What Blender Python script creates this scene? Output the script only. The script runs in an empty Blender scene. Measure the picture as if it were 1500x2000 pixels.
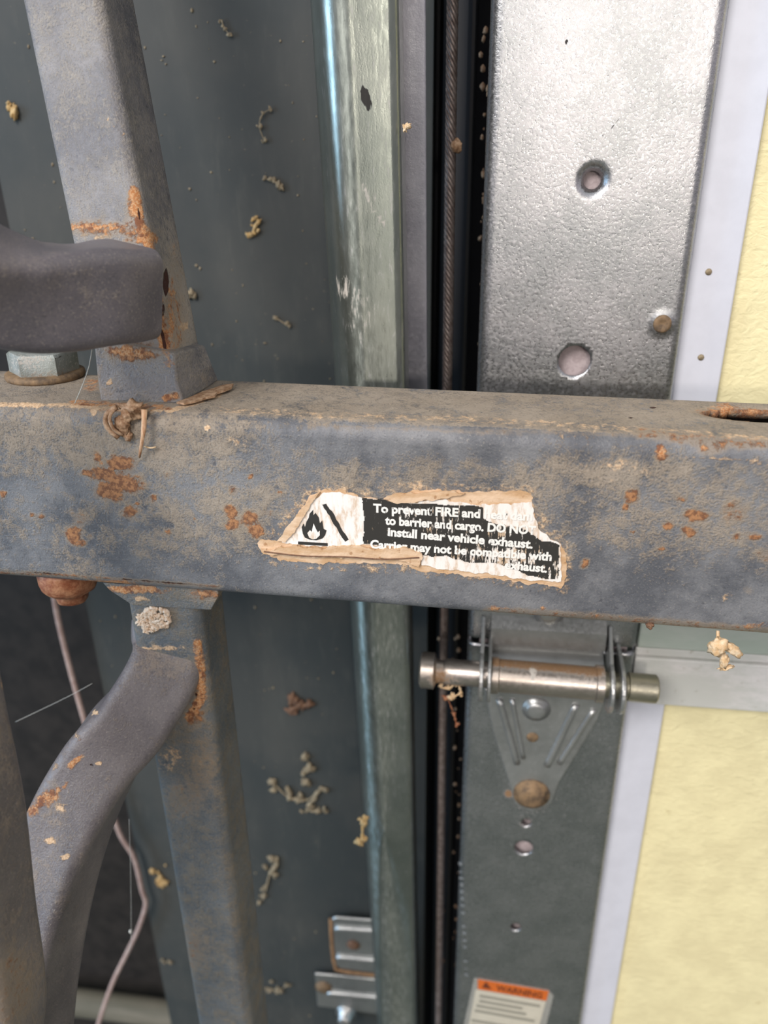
import bpy, bmesh, math, random
import numpy as np
from mathutils import Vector, Matrix, noise
random.seed(7)
sc = bpy.context.scene
C = sc.collection

# ------------------------------------------------------------------ camera
FPX = 1500.0
CAM = Vector((0.0, -0.19, 0.80))
YAW, PITCH, ROLL = math.radians(8.1), math.radians(24.4), math.radians(-0.9)
ROT = Matrix.Rotation(YAW, 3, 'Z') @ Matrix.Rotation(math.pi/2 - PITCH, 3, 'X') @ Matrix.Rotation(ROLL, 3, 'Z')
cd = bpy.data.cameras.new('camera')
cam = bpy.data.objects.new('camera', cd); C.objects.link(cam)
cam.matrix_world = Matrix.Translation(CAM) @ ROT.to_4x4()
cd.sensor_fit = 'VERTICAL'; cd.sensor_height = 24.0; cd.lens = 24.0*FPX/2000.0
cd.clip_start = 0.005; cd.clip_end = 50
cd.dof.use_dof = True; cd.dof.focus_distance = 0.222; cd.dof.aperture_fstop = 7.2
sc.camera = cam

# ------------------------------------------------------------------ world: open daylight behind the camera
w = bpy.data.worlds.new('world'); sc.world = w; w.use_nodes = True
nt = w.node_tree; nt.nodes.clear()
def wn(t, **k):
    n = nt.nodes.new(t)
    for a, b in k.items(): setattr(n, a, b)
    return n
wo = wn('ShaderNodeOutputWorld'); wb = wn('ShaderNodeBackground')
tc = wn('ShaderNodeTexCoord'); sx = wn('ShaderNodeSeparateXYZ'); mr = wn('ShaderNodeMapRange')
nt.links.new(tc.outputs['Generated'], sx.inputs[0])
mr.inputs['From Min'].default_value = -1; mr.inputs['From Max'].default_value = 1
nt.links.new(sx.outputs['Z'], mr.inputs['Value'])
cr = wn('ShaderNodeValToRGB')
el = cr.color_ramp.elements
el[0].position = 0.0; el[0].color = (0.045, 0.05, 0.045, 1)
el[1].position = 1.0; el[1].color = (0.85, 0.88, 0.95, 1)
for p, c in ((0.30, (0.085, 0.10, 0.088, 1)), (0.42, (0.13, 0.15, 0.15, 1)), (0.50, (0.40, 0.38, 0.44, 1)), (0.56, (0.72, 0.65, 0.74, 1)), (0.68, (0.98, 0.92, 0.98, 1))):
    e = el.new(p); e.color = c
nt.links.new(mr.outputs[0], cr.inputs[0]); nt.links.new(cr.outputs[0], wb.inputs[0])
wb.inputs[1].default_value = 0.64
nt.links.new(wb.outputs[0], wo.inputs[0])

# ------------------------------------------------------------------ lamps
def area(name, loc, target, size, power, col, sizey=None):
    l = bpy.data.lights.new(name, 'AREA'); l.size = size; l.energy = power; l.color = col
    if sizey: l.shape = 'RECTANGLE'; l.size_y = sizey
    o = bpy.data.objects.new(name, l); C.objects.link(o); o.location = loc
    o.rotation_euler = (Vector(target) - Vector(loc)).to_track_quat('-Z', 'Y').to_euler()
    return o
area('daylight_opening', (-0.85, -1.7, 2.2), (0, 0, 0.7), 1.0, 52, (1.0, 0.95, 0.92))
area('sky_opening_left', (-1.9, -0.75, 0.75), (0, 0, 0.7), 0.5, 21, (0.45, 0.71, 1.0), 1.5)
area('ceiling_lamp', (0.30, -1.55, 1.005), (0.07, 0.07, 0.8), 0.12, 4.4, (1.0, 0.90, 0.80))

sc.view_settings.view_transform = 'Standard'; sc.view_settings.look = 'None'
sc.view_settings.gamma = 1; sc.view_settings.use_curve_mapping = False
sc.view_settings.exposure = 0.25

# ------------------------------------------------------------------ pixel <-> place
def at(u, v, Y):
    """the point of the vertical plane y=Y seen at pixel u,v"""
    d = ROT @ Vector(((u-750)/FPX, -(v-1000)/FPX, -1.0))
    return CAM + d*((Y - CAM.y)/d.y)
def at_z(u, v, z):
    d = ROT @ Vector(((u-750)/FPX, -(v-1000)/FPX, -1.0))
    return CAM + d*((z - CAM.z)/d.z)
RI = np.array(ROT.inverted())
def proj(P):
    P = np.asarray(P, float).reshape(-1, 3) - np.array(CAM)
    q = P @ RI.T
    z = -q[:, 2]; z = np.where(z < 1e-4, 1e-4, z)
    return 750 + FPX*q[:, 0]/z, 1000 - FPX*q[:, 1]/z

# ------------------------------------------------------------------ materials
class NT:
    def __init__(s, name):
        s.m = bpy.data.materials.new(name); s.m.use_nodes = True
        s.t = s.m.node_tree; s.t.nodes.clear()
        s.out = s.n('ShaderNodeOutputMaterial'); s.b = s.n('ShaderNodeBsdfPrincipled')
        s.t.links.new(s.b.outputs[0], s.out.inputs[0])
        s.tc = s.n('ShaderNodeTexCoord')
    def n(s, t, **k):
        n = s.t.nodes.new(t)
        for a, b in k.items(): setattr(n, a, b)
        return n
    def l(s, a, b): s.t.links.new(a, b)
    def put(s, sock, v):
        if isinstance(v, bpy.types.NodeSocket): s.l(v, sock)
        elif isinstance(v, (tuple, list)): sock.default_value = (*v, 1) if len(v) == 3 and len(sock.default_value) == 4 else v
        else: sock.default_value = v
    def noise(s, scale, detail=4, rough=0.6, stretch=None, dist=0.0):
        n = s.n('ShaderNodeTexNoise'); n.inputs['Scale'].default_value = scale
        n.inputs['Detail'].default_value = detail; n.inputs['Roughness'].default_value = rough
        n.inputs['Distortion'].default_value = dist
        if stretch:
            mp = s.n('ShaderNodeMapping'); mp.inputs['Scale'].default_value = stretch
            s.l(s.tc.outputs['Object'], mp.inputs[0]); s.l(mp.outputs[0], n.inputs['Vector'])
        else: s.l(s.tc.outputs['Object'], n.inputs['Vector'])
        return n.outputs['Fac']
    def ramp(s, v, a, b, lo=0.0, hi=1.0):
        n = s.n('ShaderNodeMapRange'); n.interpolation_type = 'SMOOTHSTEP'
        s.put(n.inputs['Value'], v); n.inputs['From Min'].default_value = a; n.inputs['From Max'].default_value = b
        n.inputs['To Min'].default_value = lo; n.inputs['To Max'].default_value = hi
        return n.outputs[0]
    def math(s, op, a, b=0.0):
        n = s.n('ShaderNodeMath', operation=op); s.put(n.inputs[0], a); s.put(n.inputs[1], b); return n.outputs[0]
    def mix(s, f, a, b):
        n = s.n('ShaderNodeMix', data_type='RGBA'); s.put(n.inputs[0], f); s.put(n.inputs[6], a); s.put(n.inputs[7], b)
        return n.outputs[2]
    def attr(s, name):
        n = s.n('ShaderNodeAttribute'); n.attribute_name = name; return n.outputs['Fac']
    def bump(s, h, strength, dist=0.0003):
        n = s.n('ShaderNodeBump'); n.inputs['Strength'].default_value = strength; n.inputs['Distance'].default_value = dist
        s.put(n.inputs['Height'], h); s.l(n.outputs[0], s.b.inputs['Normal'])
    def set(s, **k):
        names = dict(color='Base Color', rough='Roughness', metal='Metallic', spec='Specular IOR Level', alpha='Alpha', coat='Coat Weight')
        for a, v in k.items(): s.put(s.b.inputs[names[a]], v)

def simple(name, col, rough=0.6, metal=0.0, var=0.0, scale=200, bump=0.0, col2=None, spec=0.5, stretch=None):
    t = NT(name)
    c2 = col2 or tuple(x*(1-var) for x in col)
    if var or col2:
        f = t.ramp(t.noise(scale, 5, 0.65, stretch), 0.35, 0.68)
        t.set(color=t.mix(f, col, c2))
    else: t.set(color=col)
    t.set(rough=rough, metal=metal, spec=spec)
    if bump: t.bump(t.noise(scale*2.5, 4), bump)
    return t.m

def carrier_mat(name, base_a, base_b, dust, dustlo=0.50, dusthi=0.68, rough=0.5, sc_=1.0, bm=0.85):
    t = NT(name)
    n1 = t.noise(42*sc_, 6, 0.66); n2 = t.noise(430*sc_, 6, 0.74); n3 = t.noise(1700*sc_, 3, 0.65); n4 = t.noise(95*sc_, 7, 0.76, dist=0.4)
    c = t.mix(t.ramp(n1, 0.36, 0.64), base_a, base_b)
    # tan dust that mottles the old paint
    dm = t.math('ADD', t.math('MULTIPLY', n4, 0.45), t.math('ADD', t.math('MULTIPLY', n2, 0.35), t.math('MULTIPLY', n3, 0.20)))
    dm = t.math('ADD', dm, t.math('MULTIPLY', t.attr('dust'), 0.16))
    c = t.mix(t.math('MULTIPLY', t.ramp(dm, dustlo, dusthi-0.04), 0.66), c, dust)
    c = t.mix(t.math('MULTIPLY', t.ramp(n3, 0.44, 0.30), 0.5), c, (0.05, 0.052, 0.062))
    c = t.mix(t.math('MULTIPLY', t.ramp(n3, 0.57, 0.70), 0.36), c, (0.40, 0.36, 0.30))
    c = t.mix(t.math('MULTIPLY', t.ramp(n2, 0.40, 0.30), 0.55), c, (0.035, 0.036, 0.045))
    # crust
    cm = t.ramp(t.math('ADD', t.attr('crust'), t.math('MULTIPLY', t.math('SUBTRACT', n2, 0.5), 1.5)), 0.36, 0.62)
    cc = t.mix(t.ramp(n3, 0.4, 0.6), (0.50, 0.33, 0.19), (0.66, 0.48, 0.31))
    c = t.mix(cm, c, cc)
    # rust
    halo = t.ramp(t.math('ADD', t.attr('rust'), t.math('MULTIPLY', t.math('SUBTRACT', n2, 0.5), 1.0)), 0.12, 0.60)
    rm = t.ramp(t.math('ADD', t.attr('rust'), t.math('MULTIPLY', t.math('SUBTRACT', n2, 0.5), 1.8)), 0.52, 0.85)
    c = t.mix(t.math('MULTIPLY', halo, 0.62), c, (0.30, 0.235, 0.165))
    rc = t.mix(t.ramp(t.noise(700*sc_, 5), 0.42, 0.58), (0.36, 0.175, 0.075), (0.17, 0.075, 0.036))
    c = t.mix(rm, c, rc)
    # bright orange rust
    om = t.ramp(t.math('ADD', t.attr('orange'), t.math('MULTIPLY', t.math('SUBTRACT', n2, 0.5), 1.6)), 0.40, 0.75)
    oc = t.mix(t.ramp(n3, 0.42, 0.58), (0.42, 0.175, 0.06), (0.52, 0.31, 0.16))
    oc = t.mix(t.ramp(t.noise(300*sc_, 5, 0.7), 0.50, 0.62), oc, (0.19, 0.075, 0.035))
    c = t.mix(om, c, oc)
    hm = t.ramp(t.math('ADD', t.attr('hole'), t.math('MULTIPLY', t.math('SUBTRACT', n2, 0.5), 0.9)), 0.50, 0.66)
    c = t.mix(hm, c, (0.045, 0.012, 0.006))
    t.set(color=c, spec=0.5)
    allm = t.math('MAXIMUM', t.math('MAXIMUM', cm, rm), t.math('MAXIMUM', om, t.ramp(dm, dustlo, dusthi)))
    t.set(rough=t.ramp(allm, 0, 1, rough, 0.85))
    h = t.math('ADD', t.math('MULTIPLY', n2, 0.5), t.math('ADD', t.math('MULTIPLY', n3, 0.25), t.math('MULTIPLY', allm, 0.35)))
    h = t.math('SUBTRACT', h, t.math('MULTIPLY', hm, 2.5))
    t.bump(h, bm, 0.0006)
    return t.m
M = {}
M['tube'] = carrier_mat('weathered_steel_paint', (0.085, 0.090, 0.100), (0.195, 0.198, 0.202), (0.36, 0.29, 0.205), 0.475, 0.63, rough=0.47)
M['post'] = carrier_mat('weathered_upright_paint', (0.14, 0.138, 0.145), (0.24, 0.23, 0.225), (0.36, 0.325, 0.27), 0.45, 0.66, rough=0.47)
M['rail'] = carrier_mat('weathered_rail_paint', (0.105, 0.098, 0.110), (0.145, 0.132, 0.142), (0.22, 0.19, 0.165), 0.56, 0.76, rough=0.40, bm=0.35)
M['brace'] = carrier_mat('weathered_brace_paint', (0.12, 0.108, 0.112), (0.175, 0.158, 0.155), (0.31, 0.255, 0.20), 0.53, 0.72, rough=0.36)
M['leg'] = carrier_mat('weathered_leg_paint', (0.10, 0.115, 0.125), (0.165, 0.175, 0.175), (0.25, 0.205, 0.14), 0.44, 0.62, rough=0.5)

def galv(name, a, b, rough=0.34, metal=0.85, speck=(0.62, 0.60, 0.62), speckamt=0.4, bump=0.25, scale=260, aniso=0.0, stretch=None):
    t = NT(name)
    n1 = t.noise(scale*0.15, 4, 0.6); n2 = t.noise(scale*3.2, 4, 0.7, stretch); n3 = t.noise(scale*8, 2)
    c = t.mix(t.ramp(n1, 0.35, 0.65), a, b)
    sm = t.ramp(n2, 0.56, 0.70)
    c = t.mix(t.math('MULTIPLY', sm, speckamt), c, speck)
    dm = t.ramp(t.math('ADD', t.attr('rust'), t.math('MULTIPLY', t.math('SUBTRACT', n2, 0.5), 0.9)), 0.30, 0.75)
    c = t.mix(dm, c, (0.24, 0.14, 0.07))
    cm = t.ramp(t.math('ADD', t.attr('crust'), t.math('MULTIPLY', t.math('SUBTRACT', n2, 0.5), 1.6)), 0.40, 0.75)
    c = t.mix(cm, c, (0.50, 0.47, 0.42))
    km = t.ramp(t.math('ADD', t.attr('hole'), t.math('MULTIPLY', t.math('SUBTRACT', n2, 0.5), 0.7)), 0.50, 0.62)
    c = t.mix(km, c, (0.022, 0.02, 0.018))
    t.set(color=c, spec=0.5)
    any_ = t.math('MAXIMUM', t.math('MAXIMUM', dm, cm), km)
    t.set(metal=t.math('MULTIPLY', t.math('SUBTRACT', 1.0, any_), metal))
    r = t.math('ADD', t.ramp(n2, 0.3, 0.7, rough-0.06, rough+0.10), t.math('MULTIPLY', any_, 0.3))
    t.set(rough=r)
    t.bump(t.math('ADD', n2, t.math('MULTIPLY', n3, 0.5)), bump, 0.0002)
    if aniso:
        tg = t.n('ShaderNodeTangent'); tg.direction_type = 'RADIAL'; tg.axis = 'Z'
        t.b.inputs['Anisotropic'].default_value = aniso; t.b.inputs['Anisotropic Rotation'].default_value = 0.25; t.l(tg.outputs[0], t.b.inputs['Tangent'])
    return t.m
M['track'] = galv('galvanised_track', (0.235, 0.262, 0.235), (0.30, 0.325, 0.29), rough=0.33, metal=0.85, speckamt=0.25, bump=0.12, stretch=(1, 1, 0.18), aniso=0.85)  # green tint in the base stands in for reflected greenery
M['flange'] = galv('galvanised_flange', (0.34, 0.34, 0.38), (0.42, 0.42, 0.46), rough=0.42, metal=0.7, speckamt=0.25, bump=0.2)
M['stile'] = galv('galvanised_stile', (0.36, 0.375, 0.38), (0.46, 0.465, 0.475), rough=0.29, metal=0.95, speck=(0.74, 0.72, 0.74), speckamt=0.55, bump=0.50, scale=300)
M['hinge'] = galv('zinc_hinge_plate', (0.34, 0.35, 0.34), (0.44, 0.45, 0.44), rough=0.36, metal=0.8, speckamt=0.2, bump=0.15)
M['shaft'] = galv('worn_steel_shaft', (0.42, 0.37, 0.32), (0.52, 0.47, 0.42), rough=0.34, metal=0.95, speckamt=0.1, bump=0.15)
M['bracket'] = galv('zinc_bracket', (0.40, 0.41, 0.40), (0.50, 0.50, 0.48), rough=0.32, metal=0.85, speckamt=0.2, bump=0.1)
M['bolt'] = galv('whitened_zinc_bolt', (0.19, 0.21, 0.18), (0.33, 0.36, 0.34), rough=0.55, metal=0.35, speck=(0.55, 0.55, 0.5), speckamt=0.85, bump=0.9, scale=380)
M['rustbolt'] = simple('red_rusted_steel', (0.22, 0.065, 0.025), 0.55, 0.1, col2=(0.42, 0.20, 0.10), scale=330, bump=0.8)
M['washer'] = simple('rusted_washer', (0.26, 0.17, 0.09), 0.7, 0.2, col2=(0.10, 0.07, 0.045), scale=260, bump=0.8)
M['panel'] = None
t = NT('dark_green_grey_board')
n1 = t.noise(14, 6, 0.6); n2 = t.noise(160, 5, 0.7, (1, 1, 0.25)); n3 = t.noise(420, 3)
c = t.mix(t.ramp(n1, 0.35, 0.65), (0.040, 0.046, 0.045), (0.058, 0.060, 0.055))
c = t.mix(t.math('MULTIPLY', t.ramp(n2, 0.5, 0.75), 0.45), c, (0.082, 0.084, 0.074))
c = t.mix(t.math('MULTIPLY', t.ramp(n3, 0.70, 0.78), 0.5), c, (0.22, 0.19, 0.13))
t.set(color=c, rough=0.62, spec=0.35); t.bump(n2, 0.35, 0.0003); M['panel'] = t.m
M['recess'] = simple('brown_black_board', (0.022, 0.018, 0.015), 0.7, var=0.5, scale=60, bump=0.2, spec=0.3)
M['jamb'] = simple('shaded_jamb_board', (0.008, 0.010, 0.014), 0.55, var=0.4, scale=70, bump=0.2, spec=0.3)  # near-black colour stands in for the shade deep in the gap
M['seal'] = simple('black_rubber', (0.012, 0.016, 0.022), 0.42, var=0.4, scale=120, bump=0.1, stretch=(1, 1, 0.1))
M['white'] = simple('white_frame_paint', (0.60, 0.62, 0.68), 0.42, var=0.06, scale=90, bump=0.06)
t = NT('greyed_rail_paint')
c = t.mix(t.ramp(t.noise(60, 6, 0.7, (0.4, 1, 1)), 0.4, 0.62), (0.54, 0.55, 0.51), (0.68, 0.66, 0.64))
c = t.mix(t.math('MULTIPLY', t.ramp(t.noise(240, 5), 0.60, 0.72), 0.5), c, (0.24, 0.22, 0.15))
t.set(color=c, rough=0.5); t.bump(t.noise(300), 0.2); M['railwhite'] = t.m
M['railgreen'] = simple('pale_green_grey_rail', (0.37, 0.43, 0.37), 0.5, col2=(0.46, 0.50, 0.45), scale=70, bump=0.1, stretch=(0.3, 1, 1))
t = NT('pebbled_yellow_panel')
n = t.noise(330, 4, 0.6, (0.7, 1, 1.1), 0.8); v = t.noise(60, 5, 0.65)
c = t.mix(t.ramp(v, 0.35, 0.65), (0.80, 0.73, 0.43), (0.72, 0.65, 0.38))
c = t.mix(t.math('MULTIPLY', t.ramp(t.noise(130, 5, 0.7), 0.66, 0.74), 0.5), c, (0.40, 0.30, 0.12))
t.set(color=c, rough=0.6); t.bump(n, 0.9, 0.0006); M['yellow'] = t.m
M['holepad'] = simple('pink_grey_backing', (0.46, 0.39, 0.39), 0.8, col2=(0.34, 0.28, 0.28), scale=500, bump=0.5)
M['cable'] = simple('rust_brown_wire_rope', (0.15, 0.115, 0.10), 0.42, 0.55, col2=(0.26, 0.22, 0.20), scale=400)
M['cord'] = simple('pinkish_brown_cord', (0.33, 0.23, 0.20), 0.7, col2=(0.42, 0.32, 0.28), scale=200, bump=0.3)
M['straw'] = simple('dry_straw', (0.55, 0.36, 0.18), 0.8, col2=(0.70, 0.56, 0.38), scale=500, bump=0.8)
M['husk'] = simple('brown_husk', (0.24, 0.13, 0.065), 0.8, col2=(0.48, 0.33, 0.21), scale=600, bump=0.8)
M['fleck'] = simple('tan_fleck', (0.34, 0.28, 0.18), 0.85, col2=(0.17, 0.13, 0.08), scale=500, bump=0.6)
M['yfleck'] = simple('yellow_fleck', (0.45, 0.28, 0.10), 0.85, col2=(0.50, 0.38, 0.20), scale=500, bump=0.6)
M['dkfleck'] = simple('dark_brown_fleck', (0.12, 0.06, 0.035), 0.8, col2=(0.2, 0.11, 0.06), scale=500, bump=0.6)
M['web'] = simple('spider_silk', (0.55, 0.55, 0.5), 0.5)
M['wood'] = simple('greyed_wood', (0.085, 0.08, 0.055), 0.75, col2=(0.15, 0.135, 0.10), scale=90, bump=0.4, stretch=(0.1, 1, 1))
M['concrete'] = simple('concrete', (0.115, 0.13, 0.108), 0.85, var=0.3, scale=12, bump=0.2)
t = NT('peeling_tan_crust')
c = t.mix(t.ramp(t.noise(170, 6, 0.7, (0.35, 1, 1.3)), 0.38, 0.62), (0.50, 0.31, 0.16), (0.66, 0.48, 0.32))
c = t.mix(t.math('MULTIPLY', t.ramp(t.noise(500, 4), 0.62, 0.7), 0.7), c, (0.30, 0.14, 0.05))
t.set(color=c, rough=0.85); t.bump(t.noise(350, 5), 0.8, 0.0005); M['tan'] = t.m
t = NT('yellowed_label_paper')
c = t.mix(t.ramp(t.noise(260, 5, 0.7, (1.6, 1, 0.5)), 0.46, 0.66), (0.80, 0.76, 0.70), (0.60, 0.46, 0.33))
t.set(color=c, rough=0.55); t.bump(t.noise(500, 5, 0.6, (2.0, 1, 0.4)), 0.5, 0.0002); M['paper'] = t.m
t = NT('worn_black_print')
wv = t.noise(620, 4, 0.75, (1.8, 1, 0.35))
wm = t.ramp(t.math('ADD', wv, t.math('MULTIPLY', t.attr('dust'), 0.24)), 0.635, 0.69)
c = t.mix(wm, (0.028, 0.026, 0.022), t.mix(t.ramp(t.noise(300), 0.45, 0.6), (0.78, 0.73, 0.66), (0.52, 0.38, 0.25)))
t.set(color=c, rough=0.5); M['print'] = t.m
M['ink'] = simple('black_label_ink', (0.028, 0.026, 0.022), 0.5)
t = NT('white_lettering')
c = t.mix(t.ramp(t.noise(420, 4, 0.7, (1.6, 1, 0.5)), 0.60, 0.66), (0.80, 0.78, 0.72), (0.05, 0.045, 0.04))
t.set(color=c, rough=0.5); M['letters'] = t.m
M['orange'] = simple('orange_label_band', (0.62, 0.14, 0.02), 0.5, var=0.15, scale=200)
M['cream'] = simple('cream_label', (0.56, 0.53, 0.43), 0.5, var=0.08, scale=120)
M['clear'] = simple('grey_label_border', (0.30, 0.30, 0.27), 0.35, var=0.1, scale=200)
M['greyink'] = simple('grey_small_print', (0.27, 0.26, 0.21), 0.6)
M['dkink'] = simple('brown_black_print', (0.13, 0.03, 0.01), 0.6)
M['stamp'] = simple('pale_stamp', (0.24, 0.26, 0.27), 0.6)

# ------------------------------------------------------------------ object helpers
def empty(name, loc, label=None, cat=None, group=None, kind=None):
    o = bpy.data.objects.new(name, None); C.objects.link(o); o.location = loc; o.empty_display_size = 0.02
    tag(o, label, cat, group, kind); return o
def tag(o, label=None, cat=None, group=None, kind=None):
    if label: o['label'] = label
    if cat: o['category'] = cat
    if group: o['group'] = group
    if kind: o['kind'] = kind
    return o
def wloc(o):
    p = Vector(o.location)
    while o.parent: o = o.parent; p += Vector(o.location)
    return p
def mk(name, V, F, mat, parent=None, smooth=True, attrs=None, sharp=None):
    V = np.asarray(V, float).reshape(-1, 3)
    c = (V.min(0) + V.max(0))/2
    me = bpy.data.meshes.new(name); me.from_pydata((V - c).tolist(), [], F)
    bm = bmesh.new(); bm.from_mesh(me); bmesh.ops.recalc_face_normals(bm, faces=bm.faces[:]); bm.to_mesh(me); bm.free()
    mats = mat if isinstance(mat, (list, tuple)) else [mat]
    for m in mats: me.materials.append(m)
    if smooth:
        me.polygons.foreach_set('use_smooth', [True]*len(me.polygons))
        if sharp: me.set_sharp_from_angle(angle=math.radians(sharp))
    if attrs:
        for k, a in attrs.items():
            at_ = me.attributes.new(k, 'FLOAT', 'POINT'); at_.data.foreach_set('value', np.asarray(a, np.float32))
    o = bpy.data.objects.new(name, me); C.objects.link(o)
    if parent: o.parent = parent; o.location = Vector(c) - wloc(parent)
    else: o.location = Vector(c)
    return o
class MB:
    def __init__(s): s.V = []; s.F = []; s.mi = []
    def add(s, V, F, mi=0):
        b = len(s.V); s.V += [tuple(v) for v in V]; s.F += [tuple(i + b for i in f) for f in F]; s.mi += [mi]*len(F)
    def build(s, name, mat, parent=None, smooth=True, sharp=35, attrs=None):
        o = mk(name, s.V, s.F, mat, parent, smooth, attrs, sharp)
        if any(s.mi): o.data.polygons.foreach_set('material_index', s.mi)
        return o
def box(x0, x1, y0, y1, z0, z1):
    V = [(x, y, z) for x in (x0, x1) for y in (y0, y1) for z in (z0, z1)]
    return V, [(0, 1, 3, 2), (4, 6, 7, 5), (0, 4, 5, 1), (2, 3, 7, 6), (0, 2, 6, 4), (1, 5, 7, 3)]
def bevel(o, wd, seg=2):
    b = o.modifiers.new('bevel', 'BEVEL'); b.width = wd; b.segments = seg; b.limit_method = 'ANGLE'; return o
def catmull(P, step):
    P = [Vector(p) for p in P]
    if len(P) == 2:
        n = max(2, int((P[1]-P[0]).length/step)+1)
        return [P[0].lerp(P[1], i/(n-1)) for i in range(n)]
    Q = [P[0]*2 - P[1]] + P + [P[-1]*2 - P[-2]]
    out = []
    for i in range(1, len(Q)-2):
        a, b, c, d = Q[i-1:i+3]; n = max(2, int((c-b).length/step))
        for k in range(n):
            t = k/n
            out.append(0.5*((2*b) + (c-a)*t + (2*a-5*b+4*c-d)*t*t + (3*b-a-3*c+d)*t**3))
    out.append(P[-1]); return out
def rrect(w_, d_, r, step=0.0012, cs=5):
    """closed rounded-rectangle profile, (a,b) pairs; a width, b depth"""
    pts = []
    for cx, cy, a0 in ((w_/2-r, d_/2-r, 0), (-w_/2+r, d_/2-r, 90), (-w_/2+r, -d_/2+r, 180), (w_/2-r, -d_/2+r, 270)):
        for k in range(cs+1):
            a = math.radians(a0 + 90*k/cs); pts.append((cx + r*math.cos(a), cy + r*math.sin(a)))
    out = []
    for i in range(len(pts)):
        p, q = pts[i], pts[(i+1) % len(pts)]
        L = math.hypot(q[0]-p[0], q[1]-p[1]); n = max(1, int(L/step))
        for k in range(n): out.append((p[0]+(q[0]-p[0])*k/n, p[1]+(q[1]-p[1])*k/n))
    return out
def sweep(path, prof, hint=(0, 1, 0), scale=None, cap=True):
    """profile a-axis = T x depth, b-axis = depth hint made square to the path"""
    n, m = len(path), len(prof); V = []; F = []
    for i, p in enumerate(path):
        T = (path[min(i+1, n-1)] - path[max(i-1, 0)]).normalized()
        D = Vector(hint(i/(n-1)) if callable(hint) else hint); D = (D - T*D.dot(T)).normalized(); W = D.cross(T).normalized()
        s = scale(i/(n-1)) if scale else 1.0
        for a, b in prof: V.append(p + W*a*s + D*b*s)
    for i in range(n-1):
        for j in range(m):
            k = (j+1) % m; F.append((i*m+j, i*m+k, (i+1)*m+k, (i+1)*m+j))
    if cap:
        F.append(tuple(range(m))); F.append(tuple((n-1)*m + j for j in range(m)))
    return V, F
def circ(r, n=10): return [(r*math.cos(2*math.pi*k/n), r*math.sin(2*math.pi*k/n)) for k in range(n)]
def rodv(P, r, step=0.004, n=10, hint=(0.3, 1, 0.2), scale=None): return sweep(catmull(P, step), circ(r, n), hint, scale)
def lathe(c, axis, prof, n=32):
    """prof: (distance along axis, radius)"""
    ax = Vector(axis).normalized(); u = ax.orthogonal().normalized(); v = ax.cross(u); V = []; F = []; m = len(prof)
    for h, r in prof:
        for k in range(n):
            a = 2*math.pi*k/n; V.append(Vector(c) + ax*h + (u*math.cos(a) + v*math.sin(a))*max(r, 1e-5))
    for i in range(m-1):
        for k in range(n):
            q = (k+1) % n; F.append((i*n+k, i*n+q, (i+1)*n+q, (i+1)*n+k))
    F.append(tuple(range(n))); F.append(tuple((m-1)*n + k for k in range(n)))
    return V, F
def spots(V, L, jit=0.0):
    """value at each vertex from a list of (u, v, ru, rv[, strength[, angle]]) patches given as seen on the photo"""
    u, v = proj(V); out = np.zeros(len(u))
    if jit:
        nz = np.array([noise.noise(Vector(p)*260) for p in V]); u = u + nz*jit; nz = np.array([noise.noise(Vector(p)*260 + Vector((9, 5, 2))) for p in V]); v = v + nz*jit
    for s in L:
        cu, cv, ru, rv = s[:4]; k = s[4] if len(s) > 4 else 1.0; a = math.radians(s[5]) if len(s) > 5 else 0
        du, dv = u-cu, v-cv
        x = (du*math.cos(a) + dv*math.sin(a))/ru; y = (-du*math.sin(a) + dv*math.cos(a))/rv
        out = np.maximum(out, k*np.clip(1.55 - np.sqrt(x*x + y*y)*0.9, 0, 1))
    return out
def stroke(V, pts, wd, k=1.0):
    """value along a polyline given as seen on the photo"""
    u, v = proj(V); best = np.full(len(u), 1e9)
    for (x0, y0), (x1, y1) in zip(pts[:-1], pts[1:]):
        dx, dy = x1-x0, y1-y0; t = np.clip(((u-x0)*dx + (v-y0)*dy)/(dx*dx+dy*dy), 0, 1)
        best = np.minimum(best, np.hypot(u-x0-t*dx, v-y0-t*dy))
    return k*np.clip(1.5 - best/wd, 0, 1)
def mx(*a):
    o = a[0]
    for b in a[1:]: o = np.maximum(o, b)
    return o
def poly_plate(pts3, nrm, th):
    """solid plate from an outline of 3D points pushed by th along nrm"""
    n = len(pts3); nrm = Vector(nrm)
    V = [Vector(p) for p in pts3] + [Vector(p) + nrm*th for p in pts3]
    F = [tuple(range(n)), tuple(range(2*n-1, n-1, -1))] + [(i, (i+1) % n, n+(i+1) % n, n+i) for i in range(n)]
    return V, F
def blob(c, size, seed=0, amp=0.35, freq=1.6, sub=3, rot=0.0, tilt=0.0):
    bm = bmesh.new(); bmesh.ops.create_icosphere(bm, subdivisions=sub, radius=1)
    V = []
    R = Matrix.Rotation(rot, 3, 'Y') @ Matrix.Rotation(tilt, 3, 'Z')
    for v in bm.verts:
        q = v.co*(1 + amp*noise.fractal(v.co*freq + Vector((seed*3.1, seed, 0)), 1.0, 2.0, 3))
        V.append(Vector(c) + R @ Vector((q.x*size[0], q.y*size[1], q.z*size[2])))
    F = [tuple(x.index for x in f.verts) for f in bm.faces]; bm.free(); return V, F

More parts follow.
